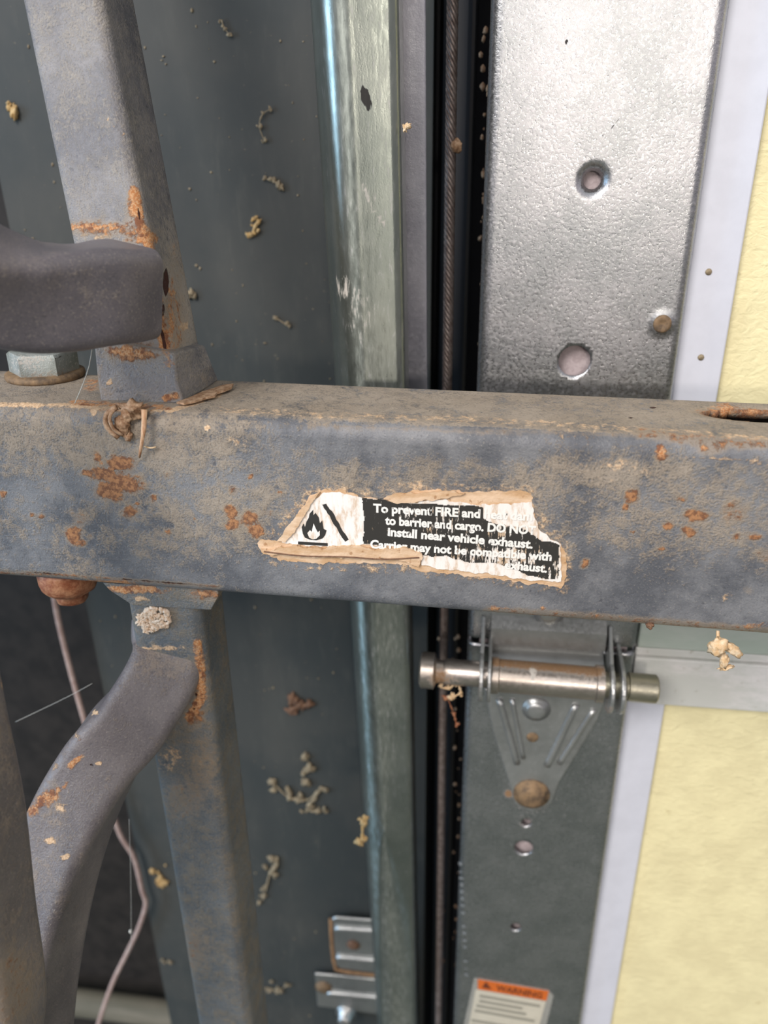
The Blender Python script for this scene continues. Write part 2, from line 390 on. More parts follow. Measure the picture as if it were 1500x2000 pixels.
# ================================================================== SETTING
YW, YR, YJ, YD = 0.135, 0.225, 0.150, 0.080     # wall board, recess, jamb, door faces
x_corner = at(245, 1560, YW).x
x_gapL = at(650, 700, YW).x
def struct(name, V, F, m, sm=False): o = mk(name, V, F, m, None, sm); o['kind'] = 'structure'; return o
struct('floor', *box(-2, 2, -2.5, 0.6, -0.05, 0), M['concrete'])
wl = struct('wall_left', *box(x_corner, at(840, 700, YW).x, YW, YW+0.03, 0, 2.3), M['panel'])
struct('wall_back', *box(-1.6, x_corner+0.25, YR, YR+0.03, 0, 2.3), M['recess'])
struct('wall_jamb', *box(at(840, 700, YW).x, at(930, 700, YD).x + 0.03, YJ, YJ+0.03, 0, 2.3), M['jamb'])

# ------------------------------------------------------------------ garage door
xs0, xs1 = at(951, 200, YD).x, at(1400, 200, YD).x          # stile
xw1 = at(1402, 770, YD+0.006).x                                # right edge of the white strip
z_joint = at(1350, 1278, YD).z
z_rail0 = at(1350, 1370, YD+0.006).z                           # lower edge of lower section's top rail
z_railg = at(1350, 1190, YD+0.006).z - 0.0
door = empty('door_1', (xs0, YD, 0.0), kind='structure')
def stile(z0, z1, holes, dots, lab):
    """galvanised end stile, a folded channel with real holes"""
    r = 0.0035; prof = []                       # open profile in x,y
    prof.append((xs0, YD+0.045))
    for k in range(7):
        a = math.radians(180 + 90*k/6); prof.append((xs0 + r + r*math.cos(a), YD + r + r*math.sin(a)))
    n = 70
    for k in range(1, n): prof.append((xs0 + r + (xs1-xs0-2*r)*k/n, YD))
    for k in range(7):
        a = math.radians(270 + 90*k/6); prof.append((xs1 - r + r*math.cos(a), YD + r + r*math.sin(a)))
    prof.append((xs1, YD+0.012))
    zs = np.arange(z0, z1+1e-6, 0.0011)
    if len(zs) > 420: zs = np.concatenate([np.arange(z0, 0.28, 0.02), np.arange(0.28, 0.95, 0.0011), np.arange(0.95, z1, 0.02), [z1]]) if z0 < 0.28 else np.concatenate([np.arange(z0, 0.95, 0.0011), np.arange(0.95, z1, 0.02), [z1]])
    zs = np.array([z for z in zs if z0 <= z <= z1 - 0.0005] + [z1])
    m = len(prof); V = np.array([(x, y, z) for z in zs for x, y in prof])
    F = []; gone = set(); keep = set()
    for i in range(len(zs)-1):
        for j in range(m-1):
            q = (i*m+j, i*m+j+1, (i+1)*m+j+1, (i+1)*m+j)
            c = V[list(q)].mean(0); drop = False
            for hx, hz, hr, cs in holes:
                if math.hypot(c[0]-hx, c[2]-hz) < hr and abs(c[1]-YD) < 0.002: drop = True
            if not drop: F.append(q); keep.update(q)
            else: gone.update(q)
    edge = np.zeros(len(V), bool); edge[list(gone & keep)] = True
    for hx, hz, hr, cs in holes:                 # snap the rim to a circle, press the countersink
        d = np.hypot(V[:, 0]-hx, V[:, 2]-hz); face = np.abs(V[:, 1]-YD) < 0.0005
        rim = face & edge & (d < hr + 0.0015)
        for i in np.where(rim)[0]:
            k = hr/d[i]
            V[i, 0] = hx + (V[i, 0]-hx)*k; V[i, 2] = hz + (V[i, 2]-hz)*k
        if cs:
            d = np.hypot(V[:, 0]-hx, V[:, 2]-hz)
            f = np.clip(1 - (d-hr)/(cs-hr), 0, 1); V[face, 1] += (0.0022*f**1.3)[face]
    for dx, dz, dr, dd in dots:
        d = np.hypot(V[:, 0]-dx, V[:, 2]-dz)/dr; V[:, 1] -= np.where(np.abs(V[:, 1]-YD) < 0.004, dd*np.clip(1-d*d, 0, 1), 0)
    rust = mx(spots(V, [(1294, 632, 16, 16, 0.42), (1040, 1545, 44, 40, 0.55), (1048, 1385, 34, 26, 0.4), (1028, 1605, 18, 14, 0.4), (993, 1550, 7, 7, 0.9)]))
    crust = spots(V, [(1125, 325, 22, 5, 0.5, -30), (1180, 235, 8, 5, 0.4, 45), (960, 1620, 60, 90, 0.12)])
    hole = mx(stroke(V, [(1262, 150), (1254, 195), (1232, 215), (1210, 230), (1195, 250), (1170, 270)], 1.6, 0.62), spots(V, [(1107, 84, 5, 5, 0.9), (1220, 55, 5, 4, 0.7), (1100, 332, 3, 2, 0.7)]))
    o = mk('end_stile', V, F, M['stile'], door, True, dict(rust=rust, crust=crust, hole=hole))
    s = o.modifiers.new('thickness', 'SOLIDIFY'); s.thickness = 0.0012; s.offset = -1
    o['label'] = lab
    return o
def hp(u, v, r, cs=0): p = at(u, v, YD); return (p.x, p.z, r, cs)
H1 = hp(1158, 352, 0.0027, 0.0052); H2 = hp(1122, 705, 0.0054)
H3 = hp(1023, 1656, 0.0043); H4 = hp(1028, 1607, 0.0023); H5 = hp(1007, 1811, 0.0026)
st1 = stile(z_joint + 0.0015, 1.35, [H1, H2], [(*[at(1293, 632, YD).x, at(1293, 632, YD).z], 0.0045, 0.0008)], 'upper galvanised stile with two round holes')
st2 = stile(0.02, z_joint - 0.0015, [H3, H4, H5], [], 'lower galvanised stile with small holes in a column')
# backing seen through the holes
mk('hole_backing', *box(xs0+0.005, xs1-0.003, YD+0.0045, YD+0.0065, 0.03, 1.3), M['holepad'], door, False)
rp = at(1293, 632, YD)
rv = mk('rivet', *lathe((rp.x, YD-0.0004, rp.z), (0, -1, 0), [(0, 0.0030), (0.0006, 0.0029), (0.0009, 0.0022), (0.0007, 0.0012), (0.0004, 0.0006)], 24), M['washer'], st1)
# white edge strip + yellow skin + rails, one set per section
yS, yY = YD+0.006, YD+0.009
for (z0, z1, lab) in ((z_joint+0.001, 1.35, 'upper'), (0.02, z_joint-0.001, 'lower')):
    bevel(mk('edge_strip', *box(xs1+0.0002, xw1, yS, yS+0.004, z0, z1), M['white'], door, False), 0.0006)
    o = mk('insulation_panel', *box(xw1+0.0001, xw1+1.2, yY, yY+0.02, z0, z1), M['yellow'], door, False)
    o['label'] = lab + ' pale yellow pebbled panel'
o = bevel(mk('bottom_rail', *box(xs1+0.0004, xw1+1.2, YD+0.001, yY+0.001, z_joint+0.0008, z_joint+0.030), M['railgreen'], door, False), 0.0008)
o['label'] = 'pale green bottom rail of the upper section'
b = MB(); b.add(*box(xs1+0.0004, xw1+1.2, YD+0.002, yY+0.001, z_rail0, z_joint-0.0045)); b.add(*box(xs1+0.0004, xw1+1.2, YD+0.0035, yY+0.001, z_joint-0.0045, z_joint-0.0006))
o = bevel(b.build('top_rail', M['railwhite'], door, False), 0.0007); o['label'] = 'scuffed white top rail of the lower section'
# screws in the white strip
for (u, v) in ((1384, 531), (1369, 698)):
    p = at(u, v, yS); mk('nail_head', *lathe((p.x, yS, p.z), (0, -1, 0), [(0, 0.0011), (0.0003, 0.0010), (0.0005, 0.0004)], 14), M['fleck'], door)
# warning sticker low on the stile
ysk = YD - 0.0003
def onp(Y, pts): return [at(u, v, Y) for u, v in pts]
sk = MB(); sk.add(*poly_plate(onp(ysk, [(926, 1911), (1072, 1935), (1081, 1945), (1030, 2150), (880, 2120)]), (0, 1, 0), 0.0003))
wlbl = sk.build('warning_sticker', M['clear'], door, False); wlbl['label'] = 'small warning sticker with an orange top band'
mk('header_band', *poly_plate(onp(ysk-0.0002, [(933, 1913), (1072, 1936), (1067, 1955), (933, 1932)]), (0, 1, 0), 0.0002), M['orange'], wlbl, False)
mk('cream_field', *poly_plate(onp(ysk-0.0002, [(929, 1933), (1066, 1957), (1018, 2130), (895, 2110)]), (0, 1, 0), 0.0002), M['cream'], wlbl, False)
def textmesh(s, size, off=0.0, sxx=1.0, spacing=1.0):
    cu = bpy.data.curves.new('txt', 'FONT'); cu.body = s; cu.size = size; cu.offset = off; cu.resolution_u = 3; cu.space_character = spacing
    to = bpy.data.objects.new('txt', cu); C.objects.link(to); bpy.context.view_layer.update()
    dg = bpy.context.evaluated_depsgraph_get(); me = bpy.data.meshes.new_from_object(to.evaluated_get(dg))
    V = [(v.co.x*sxx, v.co.y) for v in me.vertices]; F = [tuple(p.vertices) for p in me.polygons]
    bpy.data.objects.remove(to); bpy.data.curves.remove(cu); bpy.data.meshes.remove(me)
    return V, F
def text_on(mb, s, p0, p1, Yp, height_px, off=0.03, to3=None, spacing=1.0):
    """write s so that it runs from pixel p0 to pixel p1 on plane Yp"""
    V, F = textmesh(s, 1.0, off, 1.0, spacing)
    if not V: return
    xs = [v[0] for v in V]; x0, x1 = min(xs), max(xs)
    A = Vector(at(*p0, Yp)); B = Vector(at(*p1, Yp)); X = (B-A)
    up = Vector(at(p0[0], p0[1]-height_px, Yp)) - A; up = up - X.normalized()*up.dot(X.normalized())
    mb.add([A + X*((v[0]-x0)/(x1-x0)) + up*(v[1]/0.72) for v in V], F)
tb = MB(); text_on(tb, 'WARNING', (968, 1934), (1058, 1950), ysk-0.0003, 11)
tp = at(950, 1927, ysk-0.0003)
tb.add(*poly_plate(onp(ysk-0.0003, [(941, 1929), (949, 1918), (960, 1932)]), (0, 1, 0), 0.0001))
tb.build('header_lettering', M['dkink'], wlbl, False)
gb = MB()
for k, (r0, r1) in enumerate(((0.03, .95), (0.05, .72), (0.03, .80), (0.03, .98), (.05, .0), (0.03, .9), (0.05, 0.97), (0.03, 0.7))):
    if r1 == 0: continue
    v = 1945 + k*9.5
    L, R = (928 - k*3.2, v-3), (1062 - k*3.6, v + 19)
    a = (L[0] + (R[0]-L[0])*(r0+.04), L[1] + (R[1]-L[1])*r0); bq = (L[0] + (R[0]-L[0])*min(r1, .95), L[1] + (R[1]-L[1])*r1)
    gb.add(*poly_plate(onp(ysk-0.0003, [a, bq, (bq[0]-1, bq[1]+5), (a[0]-1, a[1]+5)]), (0, 1, 0), 0.0001))
gb.build('small_print', M['greyink'], wlbl, False)
# pale stamped row of characters on the stile's left fold
sb = MB()
for k in range(17):
    v = 1690 + k*13.5; u = 899 + (v-1690)*0.055
    if k in (8, 13): continue
    p = at(u, v, YD-0.0002); s_ = 0.0009
    V, F = textmesh(random.choice('HINE8MX'), 0.0026, 0.0001)
    sb.add([(p.x - 0.0009 + y_*1.0 - 0.0, YD-0.0002, p.z + x_*1.0) for x_, y_ in V], F)
stp = sb.build('stamped_characters', M['stamp'], st2, False)

# ------------------------------------------------------------------ hinge with roller stem
hz = at(1060, 1322, YD-0.013); yb = YD - 0.013
hinge = empty('roller_hinge', (at(1060, 1322, yb).x, YD, z_joint), 'galvanised garage door hinge with a worn steel roller stem through its barrel', 'hinge')
A_ = at(958, 1318, yb); B_ = at(1178, 1336, yb)
ax = (B_ - A_).normalized(); L_ = (B_-A_).length
R_ = 0.0066
def along(t): return A_ + ax*t
V, F = lathe(A_, ax, [(0, R_*0.8), (0.0004, R_*1.12), (0.003, R_*1.12), (0.0034, R_), (L_-0.0034, R_), (L_-0.003, R_*1.12), (L_-0.0002, R_*1.12), (L_, R_*0.8)], 40)
# finer along its length for the rust
V2, F2 = lathe(A_, ax, [(0, R_*0.8), (0.0004, R_*1.12), (0.003, R_*1.12)] + [(0.0034 + (L_-0.0068)*k/24, R_) for k in range(25)] + [(L_-0.003, R_*1.12), (L_-0.0002, R_*1.12), (L_, R_*0.8)], 48)
V2 = np.array([tuple(v) for v in V2])
mk('barrel', V2, F2, M['shaft'], hinge, True, dict(rust=mx(stroke(V2, [(965, 1292), (1175, 1312)], 11, 0.75), spots(V2, [(1160, 1312, 26, 12, 0.7)])), crust=spots(V2, [(1040, 1315, 7, 13, 0.9)]))).data.set_sharp_from_angle(angle=0.7)
sA = at(820, 1308, yb); sL = (A_-sA).length
V, F = lathe(sA, (A_-sA), [(0, 0.0058), (0.0008, 0.0074), (0.0058, 0.0074), (0.0068, 0.0050), (0.0095, 0.0044), (0.011, 0.0052), (sL, 0.0052)], 36)
V = np.array([tuple(v) for v in V])
mk('roller_stem', V, F, M['shaft'], hinge, True, dict(rust=spots(V, [(858, 1325, 16, 22, 0.7)]))).data.set_sharp_from_angle(angle=0.7)
sE = at(1283, 1346, yb)
V, F = lathe(B_, (sE-B_), [(0, 0.0052), (0.0075, 0.0052), (0.0080, 0.0048), (0.0092, 0.0048), (0.0095, 0.0056), ((sE-B_).length-0.0006, 0.0056), ((sE-B_).length, 0.0050)], 36)
mk('stem_end', V, F, galv('brassy_shaft_end', (0.30, 0.28, 0.21), (0.38, 0.36, 0.28), rough=0.42, metal=0.9, speckamt=0.1), hinge, True).data.set_sharp_from_angle(angle=0.7)
# ears: rounded plates square to the barrel, reaching back to the door
def ear(u, v, th, up, mat=M['hinge']):
    c = at(u, v, yb); pts = []
    for k in range(19):
        a = math.radians(-200 + 220*k/18) if False else math.radians(180*k/18)
        pts.append((c.x, c.y - 0.0105*math.sin(a), c.z - 0.0105*math.cos(a)))
    pts += [(c.x, YD-0.0004, c.z + 0.0105 + up), (c.x, YD-0.0004, c.z - 0.0125)]
    pts[-2] = (c.x, YD-0.0004, c.z + up); 
    return poly_plate(pts, ax, th)
for (u, v, th, up) in ((936, 1318, 0.0016, 0.020), (952, 1319, 0.0014, 0.013), (1186, 1340, 0.0015, 0.020), (1206, 1342, 0.0016, 0.012)):
    V, F = ear(u, v, th, up); V = np.array([tuple(q) for q in V])
    bevel(mk('ear_plate', V, F, M['hinge'], hinge, False, dict(rust=spots(V, [(1170, 1385, 30, 12, 0.6), (925, 1330, 14, 60, 0.5)]))), 0.0004)
# upper leaf, folded
b = MB()
xa, xb = at(958, 1250, YD).x, at(1180, 1250, YD).x
zt = at(1070, 1150, YD).z; z1 = at(1070, 1232, YD-0.004).z; z2 = at(1070, 1262, YD-0.002).z; z3 = at(1070, 1285, YD-0.006).z
prof = [(YD-0.0006, zt), (YD-0.0006, z1+0.004), (YD-0.0045, z1), (YD-0.0045, z2+0.001), (YD-0.0016, z2-0.001), (YD-0.0016, z3), (YD-0.008, z3-0.003)]
for (ya, za), (yb2, zb) in zip(prof[:-1], prof[1:]):
    b.add([(xa, ya, za), (xb, ya, za), (xb, yb2, zb), (xa, yb2, zb), (xa, ya+0.0004, za), (xb, ya+0.0004, za), (xb, yb2+0.0004, zb), (xa, yb2+0.0004, zb)], [(0, 1, 2, 3), (4, 7, 6, 5), (0, 4, 5, 1), (2, 6, 7, 3), (0, 3, 7, 4), (1, 5, 6, 2)])
b.build('upper_leaf', M['hinge'], hinge, False)
# lower leaf: tapered plate with pressed ribs
low = [(945, 1345), (1185, 1365), (1166, 1410), (1092, 1530), (1078, 1570), (1040, 1588), (1006, 1572), (994, 1530), (962, 1430)]
yl = YD-0.0018
bevel(mk('lower_leaf', *poly_plate(onp(yl, low), (0, 1, 0), 0.0016), M['hinge'], hinge, False), 0.0007, 2)
for pts, r in ((((975, 1365), (1010, 1490)), 0.0015), (((1000, 1365), (1022, 1480)), 0.0011), (((1125, 1375), (1068, 1495)), 0.0016), (((1160, 1385), (1092, 1490)), 0.0013)):
    P = onp(yl, pts); mk('pressed_rib', *rodv(P, r, 0.003, 12), M['hinge'], hinge)
def bolt_head(u, v, r, h, m, parent, nm='bolt_head', Y=yl):
    p = at(u, v, Y); return mk(nm, *lathe((p.x, Y, p.z), (0, -1, 0), [(0, r*1.35), (0.0007, r*1.35), (0.0008, r), (h, r*0.95), (h*1.25, r*0.6), (h*1.3, 0.0001)], 28), m, parent)
bolt_head(1047, 1384, 0.0044, 0.0020, M['hinge'], hinge)
bolt_head(1038, 1550, 0.0060, 0.0030, M['washer'], hinge)
p = at(1040, 1440, yl); mk('dimple', *lathe((p.x, yl, p.z), (0, -1, 0), [(0, 0.0026), (0.0003, 0.0024), (0.0002, 0.001)], 20), M['washer'], hinge)
bolt_head(1072, 1196, 0.0045, 0.002, M['bracket'], hinge, Y=YD-0.001)

# ------------------------------------------------------------------ vertical track
YT = 0.052
def xz(u, v, Y): return at(u, v, Y).x
tx0, tx1 = at(640, 400, YT+0.006).x, at(791, 400, YT).x
r1 = 0.0115
def track_profile():
    o = []                                                    # outer skin, from the left lip round to the right return
    o.append((tx0, YT + 0.030)); o.append((tx0, YT + 0.020))
    for k in range(15):
        a = math.radians(180 + 90*k/14); o.append((tx0 + r1 + r1*math.cos(a), YT + 0.0125 + 0.0125*math.sin(a)))
    o += [(tx1 - 0.0120, YT + 0.0002), (tx1-0.006, YT + 0.0010), (tx1 - 0.001, YT+0.0017), (tx1, YT+0.0028), (tx1, YT+0.014)]
    return o
tp_ = track_profile()
zs = list(np.arange(0.0, 0.25, 0.03)) + list(np.arange(0.25, 0.93, 0.0015)) + list(np.arange(0.93, 1.5, 0.03))
V = np.array([(x, y, z) for z in zs for x, y in tp_]); m_ = len(tp_)
# subdivide across: simple linear insertion
prof = []
for (a, b_) in zip(tp_[:-1], tp_[1:]):
    n = max(1, int(math.hypot(b_[0]-a[0], b_[1]-a[1])/0.0012)); prof += [(a[0]+(b_[0]-a[0])*k/n, a[1]+(b_[1]-a[1])*k/n) for k in range(n)]
prof.append(tp_[-1]); m_ = len(prof)
V = np.array([(x, y, z) for z in zs for x, y in prof]); F = [(i*m_+j, i*m_+j+1, (i+1)*m_+j+1, (i+1)*m_+j) for i in range(len(zs)-1) for j in range(m_-1)]
track = empty('door_track', (tx0, YT, 0), 'tall galvanised vertical door track with a rounded shiny left edge', 'door track')
hole = mx(spots(V, [(715, 192, 8, 24, 1, -16)]), spots(V, [(753, 328, 2, 2, .7), (771, 374, 2, 2, .7), (688, 335, 3, 4, .6)]))
crust = mx(stroke(V, [(708, 360), (728, 410), (750, 438)], 6, 0.62), spots(V, [(672, 560, 14, 26, 0.62), (735, 385, 16, 14, 0.4), (705, 610, 26, 60, 0.42), (720, 225, 12, 6, 0.4), (705, 1640, 12, 20, .7), (716, 1780, 8, 8, .7)]))
rust = spots(V, [(815, 1500, 6, 6, .3)])
def lean(V):
    V = np.array([tuple(v) for v in V], float); dz = np.clip(0.8 - V[:, 2], -0.25, 0.5)
    V[:, 1] += dz*0.093; V[:, 0] += dz*LEANX; return V
pT, pB = at(612, 0, 0.0605), at(738, 2000, 0.0605 + 0.045)
LEANX = (pB.x - pT.x)/(pT.z - pB.z)
V[:, 0] += pT.x - (tx0 - (0.8-pT.z)*-LEANX) if False else 0
dx0 = (pT.x - (0.8-pT.z)*LEANX) - tx0
V[:, 0] += dx0; V = lean(V)
u_, v_ = proj(V)
hole = mx(spots(V, [(715, 192, 8, 24, 1, -16)]), spots(V, [(753, 328, 2, 2, .7), (771, 374, 2, 2, .7), (688, 335, 3, 4, .6)]))
crust = mx(stroke(V, [(708, 360), (728, 410), (750, 438)], 6, 0.62), spots(V, [(672, 560, 14, 26, 0.62), (735, 385, 16, 14, 0.4), (705, 610, 26, 60, 0.42), (720, 225, 12, 6, 0.4), (705, 1640, 12, 20, .7), (716, 1780, 8, 8, .7)]))
o = mk('channel', V, F, M['track'], track, True, dict(hole=hole, crust=crust, rust=rust))
s = o.modifiers.new('thickness', 'SOLIDIFY'); s.thickness = 0.0012; s.offset = 0
# rear flange, ends behind the carrier's cross tube
YF = YT + 0.020
zf = at(820, 860, YF).z
fx0, fx1 = tx1 - 0.004, at(844, 400, YF).x
def lbox(*a):
    V, F = box(*a); return lean([(x + dx0, y, z) for x, y, z in V]), F
bevel(mk('rear_flange', *lbox(fx0, fx1, YF, YF+0.0015, zf, 1.04), M['flange'], track, False), 0.0004)
mk('flange_web', *lbox(tx1-0.0035, tx1-0.002, YT+0.013, YF+0.001, zf, 1.04), M['flange'], track, False)
# black rubber seal strips in the gap
sealx = at(852, 400, YJ).x
b = MB()
zb0, zb1 = 0.0, 2.2
gx0 = at(846, 700, YJ-0.012).x; gx1 = at(936, 700, YJ-0.012).x
w3 = (gx1-gx0)
ws = mk('weatherstrip', *box(gx0+w3*0.10, gx0+w3*0.72, YJ-0.012, YJ, 0, 2.2), M['seal'], None, False)
bevel(ws, 0.003, 3); tag(ws, 'black rubber weatherstrip in the dark gap between track and door', 'weatherstrip')

# ------------------------------------------------------------------ wire rope
YC = 0.100
cp = [at(886, -160, YC), at(884, 200, YC), at(878, 500, YC), at(873, 750, YC), at(868, 1180, YC), at(860, 1500, YC), at(856, 2050, YC)]
X0, X1 = cp[0], cp[-1]
cp = [X0.lerp(X1, t) for t in (0, .25, .5, .75, 1)]
cable = empty('lift_cable', cp[-1], 'thin twisted brown wire rope hanging in the dark gap beside the track', 'cable')
path = catmull([cp[0] + (cp[0]-cp[-1])*0.4, cp[-1] + (cp[-1]-cp[0])*0.3], 0.0008)
b = MB(); Rr, rr, pitch = 0.00115, 0.00085, 0.0125
for s_ in range(6):
    hel = []
    for i, p in enumerate(path):
        a = 2*math.pi*(i*0.0008/pitch) + s_*math.pi/3; hel.append(p + Vector((math.cos(a)*Rr, math.sin(a)*Rr, 0)))
    b.add(*sweep(hel, circ(rr, 6), (0.2, 1, 0)))
b.build('strands', M['cable'], cable, True, None)
kp = at(890, 285, YC-0.001); mk('grit_knot', *blob(kp, (0.0022, 0.0018, 0.0022), 5), M['husk'], cable)

# ------------------------------------------------------------------ two brackets low on the dark board
def bracket(name, pts, label, ridge, Yb):
    e = empty(name, at(*pts[3], Yb), label, 'bracket', None)
    V, F = poly_plate(onp(Yb, pts), (0, 1, 0), 0.002); bevel(mk('base_plate', V, F, M['bracket'], e, False), 0.0012, 3)
    for (p, q) in ridge: mk('pressed_ridge', *rodv([at(*p, Yb), at(*q, Yb)], 0.0022, 0.003, 14), M['bracket'], e)
    return e
Yb = YW - 0.006
e1 = bracket('track_bracket', [(648, 1795), (655, 1792), (760, 1800), (760, 1905), (665, 1893), (655, 1885)], 'small galvanised bracket with two pressed ridges and rusty rim, left of the track', [((655, 1812), (755, 1818)), ((658, 1868), (755, 1876))], Yb)
P = [(646, 1795), (648, 1840), (654, 1885), (668, 1896), (760, 1908)]
mk('rusty_rim', *rodv([at(u, v, Yb+0.0006) for u, v in P], 0.0012, 0.003, 10), simple('orange_rust_rim', (0.34, 0.19, 0.09), 0.8, var=0.4, scale=300), e1)
bolt_head(690, 1845, 0.0030, 0.0014, M['dkfleck'], e1, 'screw_head', Yb)
e2 = bracket('track_bracket', [(614, 1902), (650, 1905), (760, 1916), (760, 1985), (620, 1966)], 'dull galvanised bracket below the rusty rimmed one, left of the track', [((640, 1938), (755, 1948))], Yb+0.001)
bolt_head(632, 1928, 0.0040, 0.0014, M['washer'], e2, 'screw_head', Yb+0.001)
bolt_head(676, 1978, 0.0050, 0.006, M['bracket'], e2, 'wing_nut', Yb+0.001)
for e in (e1, e2):   # the brackets' feet sit on the board
    pass
for e, (u, v) in ((e1, (700, 1850)), (e2, (690, 1945))):
    p = at(u, v, Yb); mk('standoff', *box(p.x-0.008, p.x+0.008, Yb+0.001, YW+0.0005, p.z-0.006, p.z+0.006), M['bracket'], e, False)

# ================================================================== THE CARRIER
TA = at(0, 972, 0.0); TB = at(1500, 1068, 0.0)
tdir = (TB-TA).normalized(); tup = Vector((0, -1, 0)).cross(tdir).normalized()
if tup.z < 0: tup = -tup
tback = Vector((0, 1, 0))
Hh, Dd, RC = 0.0562, 0.040, 0.0046
leg_foot = at(440, 1600, 0.014)
carrier = empty('cargo_carrier', (leg_foot.x, 0.015, 0.0), 'rust-spotted blue-grey steel carrier frame of welded square tubes standing before the wall', 'cargo carrier')
tc0 = TA + tback*(Dd/2)
prof = rrect(Hh, Dd, RC, 0.0009, 6)
# local: s along the tube
s_in = np.arange(-0.03, (TB-TA).length + 0.03, 0.0009)
s_all = list(np.arange(-0.40, -0.03, 0.01)) + list(s_in) + list(np.arange(s_in[-1]+0.01, 0.75, 0.01))
m_ = len(prof)
V = np.array([tuple(tc0 + tdir*s + tup*a + tback*b_) for s in s_all for a, b_ in prof])
# slot through the top wall, as seen near the right edge
uu, vv = proj(V)
su = np.array([s for s in s_all for _ in prof]); aa = np.array([a for _ in s_all for a, b_ in prof]); bb = np.array([b_ for _ in s_all for a, b_ in prof])
hc = at_z(1478, 809, (TB + tup*Hh/2).z)
hs = (hc - tc0).dot(tdir); hb = (hc - tc0).dot(tback); 
top = aa > Hh/2 - 0.0006
ell = ((su-hs)/0.0140)**2 + ((bb-hb)/0.0058)**2
F = []
for i in range(len(s_all)-1):
    for j in range(m_):
        k = (j+1) % m_; q = (i*m_+j, i*m_+k, (i+1)*m_+k, (i+1)*m_+j)
        if all(top[x] for x in q) and sum(ell[x] for x in q)/4 < 1: continue
        F.append(q)
# dent the rim downwards a little
rimf = np.clip(1.9-ell, 0, 1)*top; V[:, 2] -= rimf*0.0006
rustL = [(200, 925, 26, 13), (235, 905, 25, 17), (240, 945, 34, 20), (208, 957, 20, 18), (255, 1000, 13, 13), (300, 972, 6, 6), (268, 985, 5, 4), (188, 893, 7, 13, .8), (176, 925, 16, 7), (228, 970, 16, 10, .8), (275, 950, 12, 12, .7),
  (145, 1045, 15, 17), (158, 1012, 16, 14, .55), (140, 1000, 9, 8, .4), (160, 1060, 9, 7, .8), (80, 1007, 7, 5), (63, 1007, 4, 4), (5, 967, 6, 8), (15, 962, 2, 4), (178, 1050, 5, 5, .7), (90, 952, 3, 3),
  (327, 930, 7, 6, .6), (455, 957, 8, 9, .9), (450, 1000, 13, 12), (455, 1025, 13, 11), (487, 1012, 15, 14), (503, 1035, 14, 14), (380, 1015, 4, 4), (330, 1038, 5, 5), (487, 930, 5, 4), (545, 960, 5, 4), (520, 1000, 10, 8, .6),
  (1235, 970, 13, 14, .9), (1222, 992, 8, 7), (1330, 975, 12, 7, .8), (1360, 1007, 22, 11), (1305, 1026, 9, 8), (1345, 1038, 13, 9), (1432, 1000, 22, 20, .7), (1438, 1050, 9, 9, .8), (1475, 1048, 13, 8, .9), (1295, 1073, 7, 6), (1143, 1102, 8, 7), (1330, 1073, 3, 3, .8), (1236, 1038, 4, 4), (1255, 1081, 3, 3), (1293, 890, 12, 9), (1390, 875, 28, 14, .7), (1500, 1085, 20, 12, .6), (1460, 1150, 12, 8, .3),
  (230, 800, 90, 14, .45), (640, 800, 60, 10, .3)]
halo_pts = [(510, 1068), (560, 1010), (610, 962), (660, 955), (740, 960), (800, 950), (900, 955), (1040, 962), (1050, 1010), (1100, 1060), (1110, 1110), (1100, 1148), (980, 1135), (850, 1115), (800, 1110), (650, 1105), (530, 1098), (510, 1068)]
tL = (TB-TA).length
def tline(vv0, vv1): return [(0, vv0), (1500, vv1)]
rust = mx(spots(V, rustL, 5.0), stroke(V, [(950, 1193), (1100, 1200), (1280, 1214), (1500, 1232)], 9, 0.55), stroke(V, [(0, 1118), (140, 1124), (430, 1146)], 4, 0.75),
          stroke(V, [(600, 832), (900, 842), (1250, 848)], 6, 0.38), stroke(V, [(1250, 845), (1400, 865), (1500, 868)], 12, 0.62), rimf*0.9)
orange = mx(spots(V, [(1290, 880, 11, 12, .9), (1375, 875, 9, 8, .7), (1360, 852, 60, 7, .55, 3), (1420, 795, 30, 8, .6), (690, 1290, 1, 1), (195, 905, 7, 6, .6), (245, 902, 9, 6, .5), (980, 1188, 26, 5, .7), (1060, 1188, 6, 5, .7), (1480, 1222, 40, 8, .55), (210, 1140, 60, 8, .75), (60, 1122, 30, 8, .35), (178, 752, 16, 14, .6), (1178, 1208, 40, 5, .4)], 4.0),
            stroke(V, [(140, 785), (240, 792), (330, 796)], 7, 0.66), rimf*0.5)
crust = mx(stroke(V, halo_pts, 16, 0.40), stroke(V, [(0, 790), (150, 793), (330, 803), (430, 770)], 6, 0.62), stroke(V, [(430, 800), (640, 812), (900, 818), (1250, 838), (1500, 856)], 9, 0.40),
           stroke(V, [(1330, 893), (1420, 898), (1500, 905)], 5, 0.55), spots(V, [(460, 862, 20, 10, .5), (1130, 850, 60, 14, .4), (1210, 950, 60, 40, .25), (1180, 905, 80, 16, .36), (183, 806, 5, 5, 1.2), (405, 838, 5, 4, 1.3), (1250, 920, 40, 14, .35), (1420, 1165, 22, 7, .4, -40), (640, 960, 70, 8, .5)], 4.0))
dust = mx(spots(V, [(250, 860, 300, 50, .5), (1330, 1010, 250, 120, .22), (380, 1010, 130, 60, .35), (860, 930, 240, 40, .3), (1200, 900, 140, 40, .6)]), top*0.6)
u_, v_ = proj(V)
sm = lambda x, a, b: np.clip((x-a)/(b-a), 0, 1)**2*(3-2*np.clip((x-a)/(b-a), 0, 1))
dust = dust - 0.75*sm(v_, 1040, 1170)*sm(u_, 200, 700)*(aa < 0.01)
dust = dust - 0.6*sm(u_, 400, 700)*sm(v_, 825, 845)*(1-sm(v_, 870, 920))*(~top)
